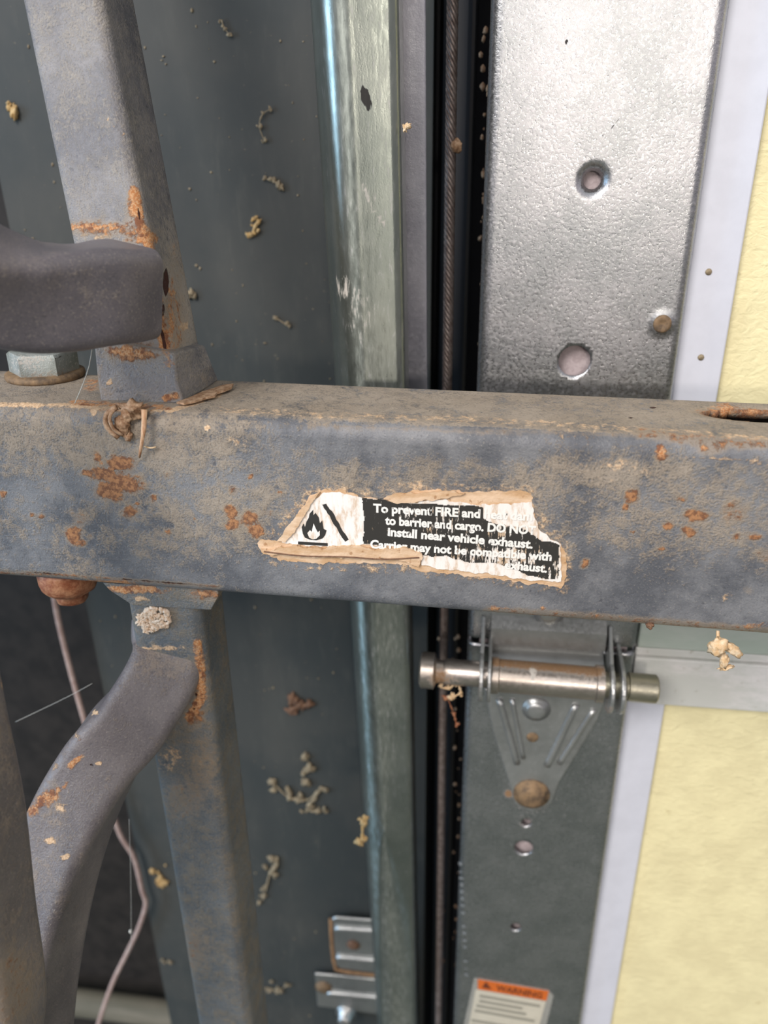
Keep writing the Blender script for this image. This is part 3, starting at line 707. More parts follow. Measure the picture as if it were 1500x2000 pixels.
hole = mx(stroke(V, [(0, 1116), (140, 1122), (430, 1147)], 1.3, 0.62), stroke(V, [(0, 787), (120, 789), (300, 797)], 1.2, 0.5), spots(V, [(1275, 796, 8, 2, .8), (1232, 816, 6, 2, .7), (1390, 807, 14, 3, .7)]), rimf*0.15)
o = mk('cross_tube', V, F, M['tube'], carrier, True, dict(rust=rust, orange=orange, crust=crust, dust=dust, hole=hole))
s = o.modifiers.new('thickness', 'SOLIDIFY'); s.thickness = 0.0028; s.offset = -1
cross = o
z_top_at = lambda x: (tc0 + tdir*((x - tc0.x)/tdir.x) + tup*(Hh/2)).z
z_bot_at = lambda x: (tc0 + tdir*((x - tc0.x)/tdir.x) - tup*(Hh/2)).z
# rusty inside of the slot
b = MB(); pc = tc0 + tdir*hs + tup*(Hh/2-0.012) + tback*(hb+0.009)
mk('slot_scale', *blob(pc + Vector((0.0, 0.0035, 0.001)), (0.014, 0.0016, 0.0030), 3, 0.3, 2.2, 4), M['rustbolt'], carrier)

def bar(name, ctrl, w_, d_, r, mat, rustl=(), orangel=(), crustl=(), holel=(), strokes=(), step=0.0012, hint=(0, 1, 0), scale=None, dustv=0.0, dustl=(), shear=None):
    path = catmull(ctrl, step); V, F = sweep(path, rrect(w_, d_, r, 0.0013, 5), hint, scale)
    V = np.array([tuple(v) for v in V])
    at_ = dict(rust=spots(V, rustl, 4.0), orange=spots(V, orangel, 4.0), crust=spots(V, crustl, 4.0), hole=spots(V, holel, 1.0), dust=np.full(len(V), dustv) + spots(V, dustl))
    for kind, pts, wd, k in strokes: at_[kind] = np.maximum(at_[kind], stroke(V, pts, wd, k))
    return mk(name, V, F, mat, carrier, True, at_, 60)

# --- upper upright: leans back a little; foot on the tube
PW, PD = 0.0232, 0.0232
def ctr(u, v, Yf, d_): p = at(u, v, Yf); return Vector((p.x, Yf + d_/2, p.z))
up_pts = [ctr(268, 745, 0.0130, PD), ctr(205, 440, 0.022, PD), ctr(118, 0, 0.039, PD)]
up_pts = [up_pts[0], up_pts[0].lerp(up_pts[2], 0.5), up_pts[2]]
ext = up_pts[2] + (up_pts[2]-up_pts[0])*0.8
bar('upright', [up_pts[0] - (up_pts[2]-up_pts[0]).normalized()*0.001, up_pts[1], up_pts[2], ext], PW, PD, 0.0032, M['post'],
    rustl=[(262, 405, 14, 30, .9), (272, 460, 30, 14, .8), (200, 446, 76, 16, .75), (255, 690, 50, 22, 1), (335, 640, 26, 70, .62), (300, 655, 20, 20, .6), (215, 690, 18, 14, .4), (340, 560, 22, 90, .35)],
    orangel=[(160, 442, 26, 8, .85), (215, 442, 46, 8, .8), (285, 465, 22, 14, .85), (262, 405, 10, 34, .7), (245, 682, 46, 12, .75), (335, 610, 9, 80, .6), (345, 480, 10, 50, .3)], dustl=[(350, 600, 30, 130, .9)],
    crustl=[(200, 462, 50, 5, .6), (150, 455, 20, 6, .4), (358, 637, 9, 9, .7), (215, 470, 40, 8, .35)],
    holel=[(324, 552, 5, 24, 1.05), (319, 605, 3, 14, .95), (272, 420, 3, 14, .85)],
    strokes=[('orange', [(262, 372), (270, 430), (290, 480), (303, 560), (312, 640), (328, 700)], 12, .9), ('hole', [(317, 640), (322, 680), (330, 712)], 2.2, .9), ('hole', [(270, 390), (272, 418), (284, 450)], 2, .85), ('crust', [(205, 228), (218, 240), (244, 264)], 1.6, .6)])
# foot: flared block welded on
zt = z_top_at(up_pts[0].x)
q = lambda u, v, Y: at(u, v, Y)
f0 = at_z(196, 782, zt); f1 = at_z(352, 786, zt)
zb_ = zt - 0.0004; yf = max(f0.y, 0.002)
def fr(xL, xR, y0, y1, z): return [Vector((xL, y0, z)), Vector((xR, y0, z)), Vector((xR, y1, z)), Vector((xL, y1, z))]
xL, xR = f0.x, f1.x
xUL, xUR = at(184, 680, 0.0118).x, at(338, 712, 0.0118).x
xS = at_z(412, 752, zt).x
zu = at(300, 712, 0.0098).z
def dense_hull(rings, mat, name, parent, **kw):
    n = 14; V = []; F = []
    RR = []
    for a, b_ in zip(rings[:-1], rings[1:]):
        for k in range(8): RR.append([p.lerp(q_, k/8) for p, q_ in zip(a, b_)])
    RR.append(rings[-1])
    for r in RR:
        for i in range(len(r)):
            for k in range(n): V.append(r[i].lerp(r[(i+1) % len(r)], k/n))
    m = n*len(rings[0])
    for i in range(len(RR)-1):
        for j in range(m): F.append((i*m+j, i*m+(j+1) % m, (i+1)*m+(j+1) % m, (i+1)*m+j))
    F.append(tuple(range(m))); F.append(tuple((len(RR)-1)*m+j for j in range(m)))
    V = np.array([tuple(v) for v in V])
    A = dict(rust=spots(V, kw.get('rust', []), 4), orange=spots(V, kw.get('orange', []), 4), crust=spots(V, kw.get('crust', []), 4), hole=spots(V, kw.get('hole', []), 1), dust=np.zeros(len(V)))
    for kind, pts, wd, k in kw.get('strokes', ()): A[kind] = np.maximum(A[kind], stroke(V, pts, wd, k))
    o = mk(name, V, F, mat, parent, False, A); bevel(o, 0.0009, 3); o.modifiers[0].angle_limit = math.radians(25)
    return o
yb_ = yf + 0.026
R0 = fr(xL, xR+0.0005, yf, yb_, zb_); R0[1].x = xR + 0.001; R0[2].x = xS
ym = yf + 0.0006
R1 = fr(xL-0.0002, xR-0.0005, ym, yb_, zb_+0.006); R1[2].x = xS; R1[2].y -= 0.004
R2 = fr(xUL, xUR+0.0006, 0.0094, yb_-0.002, zu); R2[2].x = xUR + 0.0012
R2[0].y = 0.0122; R2[0].z = at(186, 662, 0.012).z; R2[1].y = 0.0122; R2[1].z = at(330, 690, 0.012).z; R2[3].z = R2[0].z
dense_hull([R0, R1, R2], M['post'], 'upright_foot', carrier,
    rust=[(340, 775, 12, 8, .9), (260, 690, 50, 16, .9), (210, 765, 10, 14, .4), (400, 745, 12, 14, .35), (190, 740, 8, 30, .45)],
    hole=[(322, 690, 2, 16, .8)], orange=[(330, 778, 18, 7, .8), (260, 690, 44, 9, .7), (330, 712, 12, 8, .7), (240, 682, 50, 9, .55), (205, 760, 5, 12, .4)], crust=[(214, 747, 5, 4, 1.2), (195, 725, 4, 30, .4), (205, 785, 30, 6, .5)],
    strokes=[('orange', [(312, 640), (325, 690), (332, 712)], 8, .7), ('hole', [(318, 655), (324, 685), (331, 716)], 1.5, .8)])

# --- bent rail at upper left, welded to the upright's face, coming towards the viewer
rp_ = [(257, 566, 0.006), (205, 573, -0.003), (130, 580, -0.011), (60, 577, -0.017), (-20, 556, -0.023), (-110, 515, -0.030), (-230, 440, -0.04)]
pts = [at(u, v, Y) for u, v, Y in rp_]
bar('bent_rail', pts, 0.0232, 0.020, 0.0038, M['rail'], dustl=[(60, 560, 200, 90, .4)])

# --- collar under the tube, lower leg, brace
LW, LD = 0.0240, 0.0225
n0 = ctr(325, 1175, 0.004, LD); nb = ctr(395, 1750, 0.004, LD)
xm_top = at(318, 1190, 0.004).x; 
leg_top = Vector((xm_top, 0.004+LD/2, z_bot_at(xm_top) + 0.0002))
leg_bot = Vector((at(386, 1800, 0.004).x, 0.004+LD/2, 0.0))
legdir = (leg_bot-leg_top)
bar('leg', [leg_top, leg_top + legdir*0.5, leg_bot], LW, LD, 0.0034, M['leg'],
    rustl=[(440, 1250, 14, 80, .3), (400, 1500, 30, 60, .4), (390, 1330, 12, 40, .8), (380, 1400, 18, 20, .8), (400, 1150, 40, 14, .9), (360, 1560, 40, 40, .45), (350, 1850, 60, 50, .5), (372, 1330, 60, 30, .3)],
    orangel=[(392, 1160, 30, 8, .75), (330, 1150, 60, 6, .5)], crustl=[(315, 1265, 50, 5, .62), (330, 1480, 20, 30, .45, 40), (380, 1500, 50, 70, .25)],
    strokes=[('orange', [(386, 1255), (392, 1300), (394, 1365), (370, 1400)], 11, .85), ('hole', [(384, 1262), (386, 1330), (380, 1385)], 1.6, .7), ('hole', [(352, 1180), (395, 1155), (415, 1150)], 1.2, .6)])
cz = z_bot_at(xm_top)
cR0 = fr(at(205, 1160, 0.003).x, at(428, 1165, 0.003).x, 0.0028, 0.0270, cz+0.0003)
cR1 = fr(at(218, 1172, 0.003).x, at(428, 1175, 0.003).x, 0.0028, 0.0268, cz-0.0022)
cR2 = fr(at(262, 1200, 0.0035).x, at(414, 1205, 0.0035).x, 0.0033, 0.0262, cz-0.0075)
dense_hull([cR0, cR1, cR2], M['leg'], 'leg_collar', carrier, rust=[(400, 1160, 30, 14, .8)], orange=[(260, 1152, 70, 8, .8), (385, 1160, 25, 8, .6)], crust=[(305, 1210, 30, 25, .6), (270, 1170, 20, 6, .6)])
# lumpy crust of old nest mud on the neck
cp_ = at(300, 1214, 0.003)
b = MB()
for k in range(120):
    a = random.random()*6.28; rr_ = random.random()**.5
    u, v = 302 + 33*rr_*math.cos(a), 1212 + 25*rr_*math.sin(a)
    if v > 1222 and abs(u-297) > 18: continue
    b.add(*blob(at(u, v, 0.0036), (0.0004+random.random()*0.0009, 0.0007, 0.0004+random.random()*0.0007), k, 0.8, 2.2, 2, random.random()*3))
t = simple('pale_mud_crust', (0.62, 0.44, 0.29), 0.9, col2=(0.78, 0.68, 0.56), scale=700, bump=1.0)
o = b.build('mud_crust', t, carrier, True, None)

bp = [(342, 1212, 0.0185), (336, 1285, 0.0115), (275, 1388, -0.000), (205, 1475, -0.010), (140, 1600, -0.0210), (98, 1730, -0.030), (70, 1880, -0.038), (58, 2030, -0.044), (56, 2250, -0.052)]
pts = [at(u, v, Y) for u, v, Y in bp]; pts.append(pts[-1] + Vector((-0.004, -0.006, -0.16)))
bar('bent_brace', pts, 0.0236, 0.0205, 0.0036, M['brace'], hint=lambda t: (0.62*min(1, max(0, t*3.0-0.35)), 1, 0),
    rustl=[(100, 1560, 22, 40, .3)], dustl=[(330, 1290, 60, 40, .9), (90, 1640, 60, 130, .4)],
    orangel=[(90, 1560, 24, 14, .8, -30), (65, 1585, 14, 12, .7), (120, 1540, 26, 5, .7, -40), (145, 1487, 24, 6, .8, -40), (155, 1445, 5, 14, .5, 30)],
    crustl=[(186, 1392, 5, 4, 1.3), (151, 1400, 6, 4, 1.2), (128, 1428, 4, 3, 1.2), (120, 1577, 12, 9, .7), (128, 1672, 6, 5, 1.3), (97, 1642, 8, 7, .9), (195, 1492, 18, 2, .9), (150, 1440, 8, 12, .5), (110, 1497, 8, 8, .5), (135, 1540, 5, 30, .3), (160, 1480, 10, 6, .6, -40)],
    holel=[(180, 1495, 7, 3, .8)])
# near bar at the lower left edge
fp = [(-290, 700, -0.050), (-180, 1100, -0.058), (-115, 1400, -0.064), (-70, 1600, -0.068), (-42, 1800, -0.072), (-16, 1960, -0.075), (20, 2250, -0.078)]
pts = [at(u, v, Y) for u, v, Y in fp]; pts.append(pts[-1] + Vector((0.01, -0.004, -0.20)))
bar('front_bar', pts, 0.0215, 0.0215, 0.0042, M['brace'], rustl=[(20, 1930, 50, 80, .5), (10, 1450, 30, 60, .2)], dustv=0.45, crustl=[(5, 1335, 8, 14, .5)])

# --- bolt through the tube: hex head and washer on top, rusted nut below
hx = at(84, 745, 0.013); zt = z_top_at(hx.x)
zt = z_top_at(at_z(90, 735, zt).x); c0 = at_z(90, 735, zt)
nrm = tup
V, F = lathe(c0, nrm, [(-0.0002, 0.0116), (0.0006, 0.0120), (0.0016, 0.0118), (0.0021, 0.0108), (0.0022, 0.006)], 40)
V = [Vector(v) for v in V]
mk('bolt_washer', V, F, M['washer'], carrier)
def hexv(c, axis, r, h0, h1, rot=0.0):
    ax_ = Vector(axis).normalized(); u = Vector((1, 0, 0)); u = (u - ax_*u.dot(ax_)).normalized(); v = ax_.cross(u); V = []; F = []
    rings = [(h0, r), (h1-0.0010, r), (h1-0.0002, r*0.955), (h1, r*0.88)]
    N = 36
    for h, R in rings:
        for k in range(N):
            a = 2*math.pi*k/N; hexr = R*math.cos(math.pi/6)/math.cos((a - rot) % (math.pi/3) - math.pi/6)
            if h > h1-0.0008: hexr = min(hexr, R*0.95)
            V.append(Vector(c) + ax_*h + (u*math.cos(a) + v*math.sin(a))*hexr)
    for i in range(len(rings)-1):
        for k in range(N): F.append((i*N+k, i*N+(k+1) % N, (i+1)*N+(k+1) % N, (i+1)*N+k))
    F.append(tuple(range(N))); F.append(tuple((len(rings)-1)*N+k for k in range(N))); return V, F
V, F = hexv(c0, nrm, 0.0104, 0.0020, 0.0086, math.radians(20))
V = np.array([tuple(v) for v in V])
o = mk('hex_bolt', V, F, M['bolt'], carrier, True, dict(rust=spots(V, [(90, 735, 80, 9, .5), (125, 722, 30, 8, .45)]), crust=spots(V, [(55, 712, 50, 20, .62), (120, 722, 40, 8, .4)]), hole=spots(V, [(125, 700, 34, 10, .52)])), 30)
o['label'] = 'whitened hex bolt head on the cross tube'
nx = at(143, 1165, 0.0125); zb2 = z_bot_at(nx.x)
c1 = Vector((nx.x, 0.0125, zb2))
pr = [(-0.0003, 0.0092), (0.0012, 0.0094), (0.0045, 0.0093), (0.0070, 0.0088), (0.0086, 0.0078), (0.0094, 0.0066), (0.0098, 0.0052), (0.0106, 0.0051), (0.0128, 0.0049), (0.0136, 0.0036), (0.0138, 0.001)]
V, F = lathe(c1, -nrm, pr, 40)
V = [v + Vector((noise.noise(v*300)*0.0005, noise.noise(v*300+Vector((3, 3, 3)))*0.0005, 0)) for v in V]
mk('rusted_nut', V, F, M['rustbolt'], carrier)['label'] = 'red-brown rusted dome nut'

# ------------------------------------------------------------------ warning label on the cross tube
def cropp(pts): return [(450 + x/2.1429, 900 + y/2.1429) for x, y in pts]
def lay(px, lift, th=0.00012): return poly_plate([at(u, v, -lift) for u, v in px], (0, 1, 0), th)
def rough_outline(px, amp, step=3.0, seed=0):
    out = []; n = len(px)
    for i in range(n):
        a, b_ = px[i], px[(i+1) % n]; L = math.hypot(b_[0]-a[0], b_[1]-a[1]); m = max(1, int(L/step))
        for k in range(m):
            t = k/m; x, y = a[0]+(b_[0]-a[0])*t, a[1]+(b_[1]-a[1])*t
            f1 = noise.fractal(Vector((x*.05, y*.05, seed)), 0.8, 2.1, 5); f2 = noise.fractal(Vector((x*.05, y*.05, seed+7)), 0.8, 2.1, 5)
            out.append((x + amp*f1, y + amp*f2))
    return out
lab = empty('warning_label', at(800, 1050, 0), None); lab.parent = carrier; lab.location = at(800, 1050, 0) - wloc(carrier)
lab['label'] = 'torn black and white fire warning label'
crustpx = cropp([(110, 345), (150, 328), (205, 335), (255, 262), (300, 190), (345, 140), (400, 122), (450, 122), (540, 150), (640, 158), (680, 140), (760, 128), (900, 122), (1000, 130), (1100, 128), (1220, 125), (1262, 150), (1275, 240), (1290, 280), (1330, 325), (1385, 350), (1405, 400), (1408, 450), (1390, 528), (1300, 520), (1100, 495), (950, 478), (800, 462), (780, 448), (700, 432), (550, 430), (300, 425), (170, 405), (130, 380)])
mk('peeled_backing', *lay(rough_outline(crustpx, 5, 2.5, 1), 0.00014, 0.0002), M['tan'], lab, False)
paperpx = cropp([(215, 345), (285, 262), (350, 160), (385, 135), (450, 130), (556, 156), (640, 165), (700, 178), (850, 165), (950, 172), (1060, 185), (1180, 180), (1262, 172), (1272, 240), (1292, 285), (1340, 330), (1375, 352), (1385, 430), (1385, 505), (1250, 502), (1120, 478), (950, 462), (800, 440), (795, 400), (700, 362), (560, 348), (400, 362), (300, 352)])
mk('label_paper', *lay(rough_outline(paperpx, 4, 3, 2), 0.00042, 0.00014), M['paper'], lab, False)
# dense grid for the black field so that its wear can vary
def field(px, lift, step=2.2):
    import mathutils
    xs_ = [p[0] for p in px]; ys_ = [p[1] for p in px]
    def inside(x, y):
        c = False; n = len(px); j = n-1
        for i in range(n):
            if (px[i][1] > y) != (px[j][1] > y) and x < (px[j][0]-px[i][0])*(y-px[i][1])/(px[j][1]-px[i][1]) + px[i][0]: c = not c
            j = i
        return c
    nx_ = int((max(xs_)-min(xs_))/step)+1; ny_ = int((max(ys_)-min(ys_))/step)+1; V = []; F = []; idx = {}
    def vid(i, j):
        if (i, j) not in idx: idx[(i, j)] = len(V); V.append(tuple(at(min(xs_)+i*step, min(ys_)+j*step, -lift)))
        return idx[(i, j)]
    for i in range(nx_):
        for j in range(ny_):
            if inside(min(xs_)+(i+.5)*step, min(ys_)+(j+.5)*step): F.append((vid(i, j), vid(i, j+1), vid(i+1, j+1), vid(i+1, j)))
    return np.array(V), F
fieldpx = cropp([(557, 157), (640, 163), (700, 180), (790, 178), (860, 182), (1060, 192), (1060, 240), (1100, 262), (1200, 275), (1255, 300), (1300, 335), (1345, 338), (1376, 356), (1372, 500), (1290, 488), (1240, 478), (1190, 455), (1100, 425), (1010, 428), (900, 400), (805, 395), (795, 378), (720, 358), (640, 352), (557, 348)])
V, F = field(rough_outline(fieldpx, 2.5, 3, 4), 0.00050, 1.6)
u_, v_ = proj(V)
wear = spots(V, [(1000, 1005, 34, 26, .9), (990, 1090, 50, 18, .8), (930, 1085, 60, 14, .55), (880, 1005, 30, 18, .4), (800, 1000, 22, 18, .35), (985, 1040, 30, 10, .5), (870, 1030, 40, 14, .35), (1080, 1120, 20, 20, .4), (1040, 1080, 16, 14, .4)])
mk('black_field', V, F, M['print'], lab, False, dict(dust=wear))
lb = MB()
YL = -0.00060
text_on(lb, 'To prevent FIRE and heat dam', (729, 1000), (1040, 1017), YL, 16.5, 0.040)
text_on(lb, 'to barrier and cargo. DO NOT', (752, 1024), (1046, 1044), YL, 16.5, 0.040)
text_on(lb, 'install near vehicle exhaust.', (757, 1046), (1040, 1071), YL, 16.5, 0.040)
text_on(lb, 'Carrier may not be compatible with', (723, 1070), (1077, 1095), YL, 16.0, 0.040)
text_on(lb, 'exhaust.', (985, 1110), (1068, 1118), YL, 16.0, 0.040)
lb.build('lettering', M['letters'], lab, False)
fb = MB()
fb.add(*lay(cropp([(557, 345), (557, 350)]) + cropp([(560, 350)]), 0.0005)) if False else None
flame = cropp([(303, 305), (298, 278), (306, 262), (312, 278), (318, 255), (328, 238), (331, 222), (346, 205), (347, 228), (356, 218), (370, 238), (374, 262), (384, 250), (390, 285), (402, 292), (396, 312), (385, 325), (360, 333), (335, 331), (312, 322)])
fb.add(*lay(flame, 0.00052, 0.00008))
fb.build('flame_symbol', M['ink'], lab, False)
inner = cropp([(330, 322), (322, 303), (333, 290), (340, 298), (348, 262), (358, 285), (366, 300), (374, 292), (374, 312), (360, 326), (345, 329)])
mk('flame_core', *lay(inner, 0.00058, 0.00005), M['paper'], lab, False)
mk('diagonal_bar', *lay(rough_outline(cropp([(385, 185), (402, 180), (495, 328), (478, 338)]), 2.2, 3, 9), 0.00052, 0.00008), M['ink'], lab, False)
mk('ground_line', *lay(cropp([(283, 338), (407, 345), (407, 357), (283, 350)]), 0.00052, 0.00008), M['ink'], lab, False)
ridge = rough_outline(cropp([(130, 378), (260, 360), (400, 368), (520, 358), (600, 375), (720, 362), (790, 380), (802, 408), (790, 445), (700, 412), (550, 408), (300, 398), (150, 392)]), 5, 3, 5)
mk('lower_curl', *lay(ridge, 0.0011, 0.0009), M['tan'], lab, False)
ridge2 = rough_outline(cropp([(640, 162), (690, 140), (800, 135), (900, 128), (980, 140), (900, 158), (780, 172), (700, 180)]), 4, 3, 6)
mk('upper_curl', *lay(ridge2, 0.0009, 0.0007), M['tan'], lab, False)
mk('side_curl', *lay(rough_outline(cropp([(195, 335), (250, 262), (330, 165), (375, 130), (350, 165), (290, 262), (225, 345)]), 3, 3, 8), 0.0009, 0.0007), M['tan'], lab, False)
cb = MB(); cb.add(*rodv([at(*p, -0.0012) for p in cropp([(140, 380), (300, 398), (480, 402), (640, 412), (790, 405)])], 0.00022, 0.002, 6)); cb.build('crack_line', M['dkfleck'], lab)
# ================================================================== LOOSE BITS
def thing(o, label, cat, group=None): return tag(o, label, cat, group)
# splinter, husk and shavings hanging at the cross tube's top edge below the foot
thing(mk('wood_splinter', *rodv([at(282, 800, -0.0015), at(281, 835, -0.003), at(277, 865, -0.003), at(272, 893, -0.0015)], 0.0007, 0.002, 6, scale=lambda t: 1.3-0.75*t+0.25*noise.noise(Vector((t*9, 0, 0)))), simple('split_red_wood', (0.40, 0.19, 0.09), 0.8, col2=(0.62, 0.42, 0.26), scale=350, bump=1.0, stretch=(4, 1, 0.3))), 'orange-brown wood splinter hanging over the front of the rusty cross tube', 'splinter')
thing(mk('dry_twig', *rodv([at(283, 872, -0.001), at(294, 875, -0.0015), at(305, 873, -0.001)], 0.00028, 0.001, 6), M['straw']), 'tiny pale twig lying sideways right of the wood splinter', 'twig')
b = MB()
b.add(*rodv([at(228, 795, -0.001), at(208, 810, -0.002), at(210, 835, -0.0025), at(232, 855, -0.002)], 0.0008, 0.001, 6))
b.add(*rodv([at(226, 797, -0.001), at(214, 815, -0.003), at(222, 838, -0.003), at(240, 850, -0.002)], 0.0005, 0.001, 6))
b.add(*blob(at(238, 830, -0.001), (0.0022, 0.0014, 0.0024), 11, 0.6, 2)); b.add(*blob(at(250, 852, -0.001), (0.0012, 0.001, 0.0014), 12, 0.5, 2)); b.add(*blob(at(257, 800, 0.0), (0.0034, 0.0018, 0.0024), 13, 0.9, 2.2))
b.add(*blob(at(246, 812, -0.001), (0.0014, 0.001, 0.0022), 17, 0.7, 2.2))
thing(b.build('dried_husk', M['husk'], None, True, None), 'brown curled dry husk stuck on the cross tube under the upright foot', 'husk')
zt = z_top_at(at(430, 765, 0.01).x)
P3 = [at_z(u, v, zt+0.0008) for u, v in ((345, 789), (372, 779), (396, 768), (416, 762), (430, 757), (442, 754), (456, 753), (452, 760), (438, 766), (424, 770), (420, 776), (402, 780), (380, 787), (360, 791))]
thing(mk('bark_sliver', *poly_plate(P3, (0, 0, 1), 0.0006), M['husk'], None, False), 'thin curled brown bark sliver lying by the upright foot', 'bark')
b = MB()
b.add(*blob(at(1402, 1262, -0.001), (0.0024, 0.0016, 0.0024), 21, 0.7, 2.0)); b.add(*blob(at(1430, 1268, -0.001), (0.0036, 0.0012, 0.0014), 22, 0.5, 2.0, rot=0.6)); b.add(*blob(at(1414, 1290, -0.001), (0.0012, 0.001, 0.0022), 23, 0.6, 2.0)); b.add(*blob(at(1418, 1304, -0.001), (0.0018, 0.0008, 0.0007), 24, 0.6, 2.0, rot=-0.4)); b.add(*rodv([at(1402, 1232, 0.001), at(1402, 1255, -0.001)], 0.0005, 0.001, 6))
thing(b.build('dead_leaf', M['straw'], None, True, None), 'crumpled straw-coloured dead leaf hanging under the right end of the cross tube', 'leaf')
thing(mk('dirt_crumb', *blob(at(1269, 1221, 0.001), (0.0010, 0.001, 0.0010), 31, .6, 2), M['dkfleck']), 'small dark crumb hanging under the cross tube left of the dead leaf', 'crumb')
# debris caught on the dark board
def fleck(name, pts, r, m, label, cat='debris', Y=YW-0.001, grp='bits of debris on the dark board'):
    b = MB(); rn = random.Random(int(pts[0][0]*7 + pts[0][1]))
    if len(pts) > 1: b.add(*rodv([at(u + rn.uniform(-2, 2), v + rn.uniform(-2, 2), Y) for u, v in pts], r*0.62, 0.0008, 7, scale=lambda t: 0.35+1.9*abs(noise.noise(Vector((t*7, pts[0][0]*.3, 0))))))
    for i, (u, v) in enumerate(pts):
        for k in range(3):
            q = r*rn.uniform(0.35, 1.05); jx = 0 if (k == 0 and len(pts) == 1) else rn.gauss(0, r*4500)
            b.add(*blob(at(u + jx*0.9, v + rn.gauss(0, r*3500), Y), (q*rn.uniform(.7, 1.8), q*0.6, q*rn.uniform(.6, 1.3)), u*0.13+i+k*5, 0.95, 2.4, 3, rn.uniform(0, 3)))
    return thing(b.build(name, m, None, True, None), label, cat, grp)
fleck('debris_crumb', [(18, 212)], 0.0021, M['yfleck'], 'round yellow crumb at the far left beside the upright')
fleck('seed_husk', [(506, 428), (497, 448), (489, 460)], 0.0011, M['yfleck'], 'pale orange seed husk on the dark board right of the upright')
fleck('dry_fibre', [(530, 213), (512, 222), (508, 245), (515, 275)], 0.0006, M['fleck'], 'thin curled pale fibre high on the dark board')
fleck('dry_fibre', [(521, 350), (535, 353), (545, 366)], 0.0009, M['fleck'], 'short knotted fibre above the orange seed husk')
fleck('dry_fibre', [(540, 620), (556, 630), (565, 636)], 0.0007, M['fleck'], 'faint fibre on the dark board just above the cross tube')
fleck('dry_fibre', [(432, 40), (440, 55), (450, 68)], 0.0006, M['fleck'], 'slanting fibre near the top of the dark board')
fleck('debris_crumb', [(372, 575)], 0.0014, M['fleck'], 'dim crumb beside the right edge of the upright')
fleck('brown_clump', [(574, 1368), (580, 1371), (588, 1375)], 0.0024, M['dkfleck'], 'reddish-brown clump on the dark board below the cross tube')
fleck('web_clump', [(540, 1535), (562, 1555), (580, 1562), (602, 1560), (625, 1545), (600, 1578), (628, 1585)], 0.0017, M['fleck'], 'largest tan tangle of debris on the dark board')
fleck('web_clump', [(545, 1685), (530, 1705), (520, 1735), (512, 1755)], 0.0017, M['fleck'], 'upright tan tangle below the largest debris tangle')
fleck('debris_crumb', [(608, 1490), (600, 1500)], 0.0024, M['fleck'], 'tan crumb just above the largest debris tangle')
fleck('web_clump', [(520, 1928), (545, 1935), (560, 1922)], 0.0014, M['fleck'], 'small tan tangle near the bottom of the dark board')
fleck('debris_crumb', [(308, 1703), (318, 1722)], 0.0020, M['yfleck'], 'yellowish crumb between the brace and the lower leg')
fleck('debris_crumb', [(322, 1878)], 0.0021, M['fleck'], 'pale crumb left of the lower leg near the bottom')
fleck('debris_crumb', [(708, 1600), (706, 1640)], 0.0015, M['yfleck'], 'tan crumb on the left edge of the track', Y=YT+0.016, grp=None)
fleck('seed_husk', [(793, 250)], 0.0008, M['straw'], 'tiny straw crumb at the seam of track and flange', Y=YT, grp=None)
fleck('fibre_tangle', [(860, 1340), (875, 1345), (893, 1335), (900, 1352), (880, 1362)], 0.0009, M['straw'], 'straw tangle caught on the roller stem of the hinge', Y=YD-0.014, grp=None)
fleck('rusty_splinter', [(873, 1362), (885, 1395), (891, 1416)], 0.0007, M['rustbolt'], 'thin rust-coloured splinter dangling under the roller stem', Y=YD-0.010, grp=None)
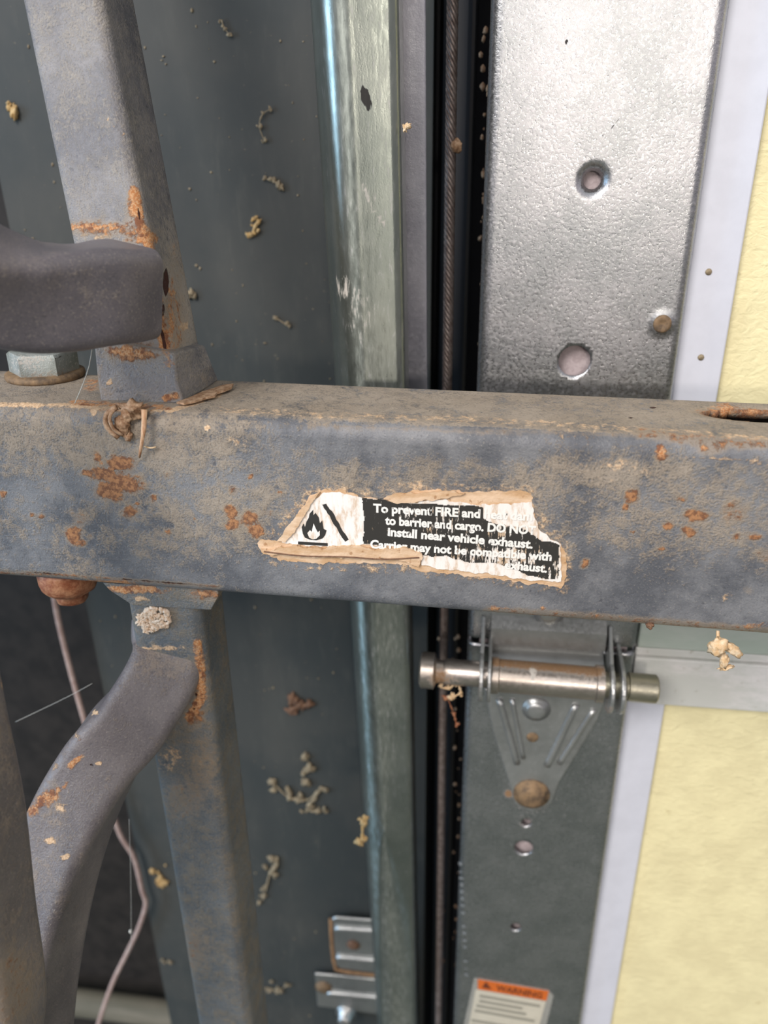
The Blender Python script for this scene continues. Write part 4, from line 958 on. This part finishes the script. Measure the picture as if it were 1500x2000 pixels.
# countless specks of grit on the board
b = MB(); rnd = random.Random(3)
for k in range(420):
    u, v = rnd.uniform(-20, 690), rnd.uniform(-20, 2010)
    p = at(u, v, YW); 
    if p.x < x_corner + 0.002: continue
    s_ = rnd.choice((0.00012, 0.0002, 0.0003, 0.00045))*rnd.uniform(.7, 1.3); b.add(*blob((p.x, YW-0.0002, p.z), (s_*rnd.uniform(.7, 1.8), s_*.6, s_*rnd.uniform(.7, 1.8)), k, .5, 2, 1))
tag(b.build('wall_grit', M['fleck'], None, True, None), 'pale specks of grit scattered over the dark green board', 'grit', None, 'stuff')
b = MB()
for k in range(90):
    u, v = rnd.choice(((rnd.gauss(893, 4), rnd.uniform(1230, 1990)), (rnd.gauss(862, 4), rnd.uniform(1230, 1990)), (rnd.gauss(945, 4), rnd.uniform(30, 740))))
    Yp = YJ-0.0135; p = at(u, v, Yp); s_ = rnd.uniform(.0003, .0011); b.add(*blob(p, (s_, s_*.7, s_*1.5), k, .6, 2, 1))
tag(b.build('gap_grit', M['husk'], None, True, None), 'brown grit and web caught down the dark gap beside the door', 'grit', None, 'stuff')

# cord hanging behind the brace
Yc = YW - 0.006
cd_ = [(100, 1120), (112, 1200), (132, 1285), (155, 1370), (190, 1490), (232, 1622), (262, 1675), (278, 1740), (285, 1766), (270, 1815), (248, 1862), (222, 1915), (202, 1970), (180, 2040)]
thing(mk('hanging_cord', *rodv([at(u, v, Yc) for u, v in cd_], 0.0016, 0.003, 12), M['cord']), 'thin pinkish-brown cord hanging down behind the bent brace', 'cord')
# wooden batten low in the recess
pA, pB = at(60, 1945, YR-0.02), at(400, 1990, YR-0.02)
wb_ = mk('wooden_batten', *rodv([pA, pB], 0.011, 0.01, 20), M['wood']); thing(wb_, 'round grey-brown wooden batten lying low in the dark recess', 'batten')
# silk threads
def silk(pts, Y, label, r=0.00007):
    return thing(mk('silk_thread', *rodv([at(u, v, Y) for u, v in pts], r, 0.003, 5), M['web']), label, 'spider silk')
silk([(30, 1410), (130, 1362), (180, 1335)], 0.02, 'fine spider thread crossing left of the bent brace')
b = MB(); b.add(*rodv([at(u, v, 0.01) for u, v in ((252, 1600), (255, 1700), (256, 1830), (252, 1860))], 0.00008, 0.003, 5)); b.add(*blob(at(255, 1819, 0.01), (0.0007, 0.0007, 0.0011), 2, .3, 2, 2))
thing(b.build('silk_thread', M['web'], None, True, None), 'vertical spider thread with a pale speck between brace and leg', 'spider silk')
silk([(180, 678), (174, 715), (162, 750), (146, 788)], 0.002, 'limp pale fibre hanging between the bolt head and the upright foot', 0.00012)
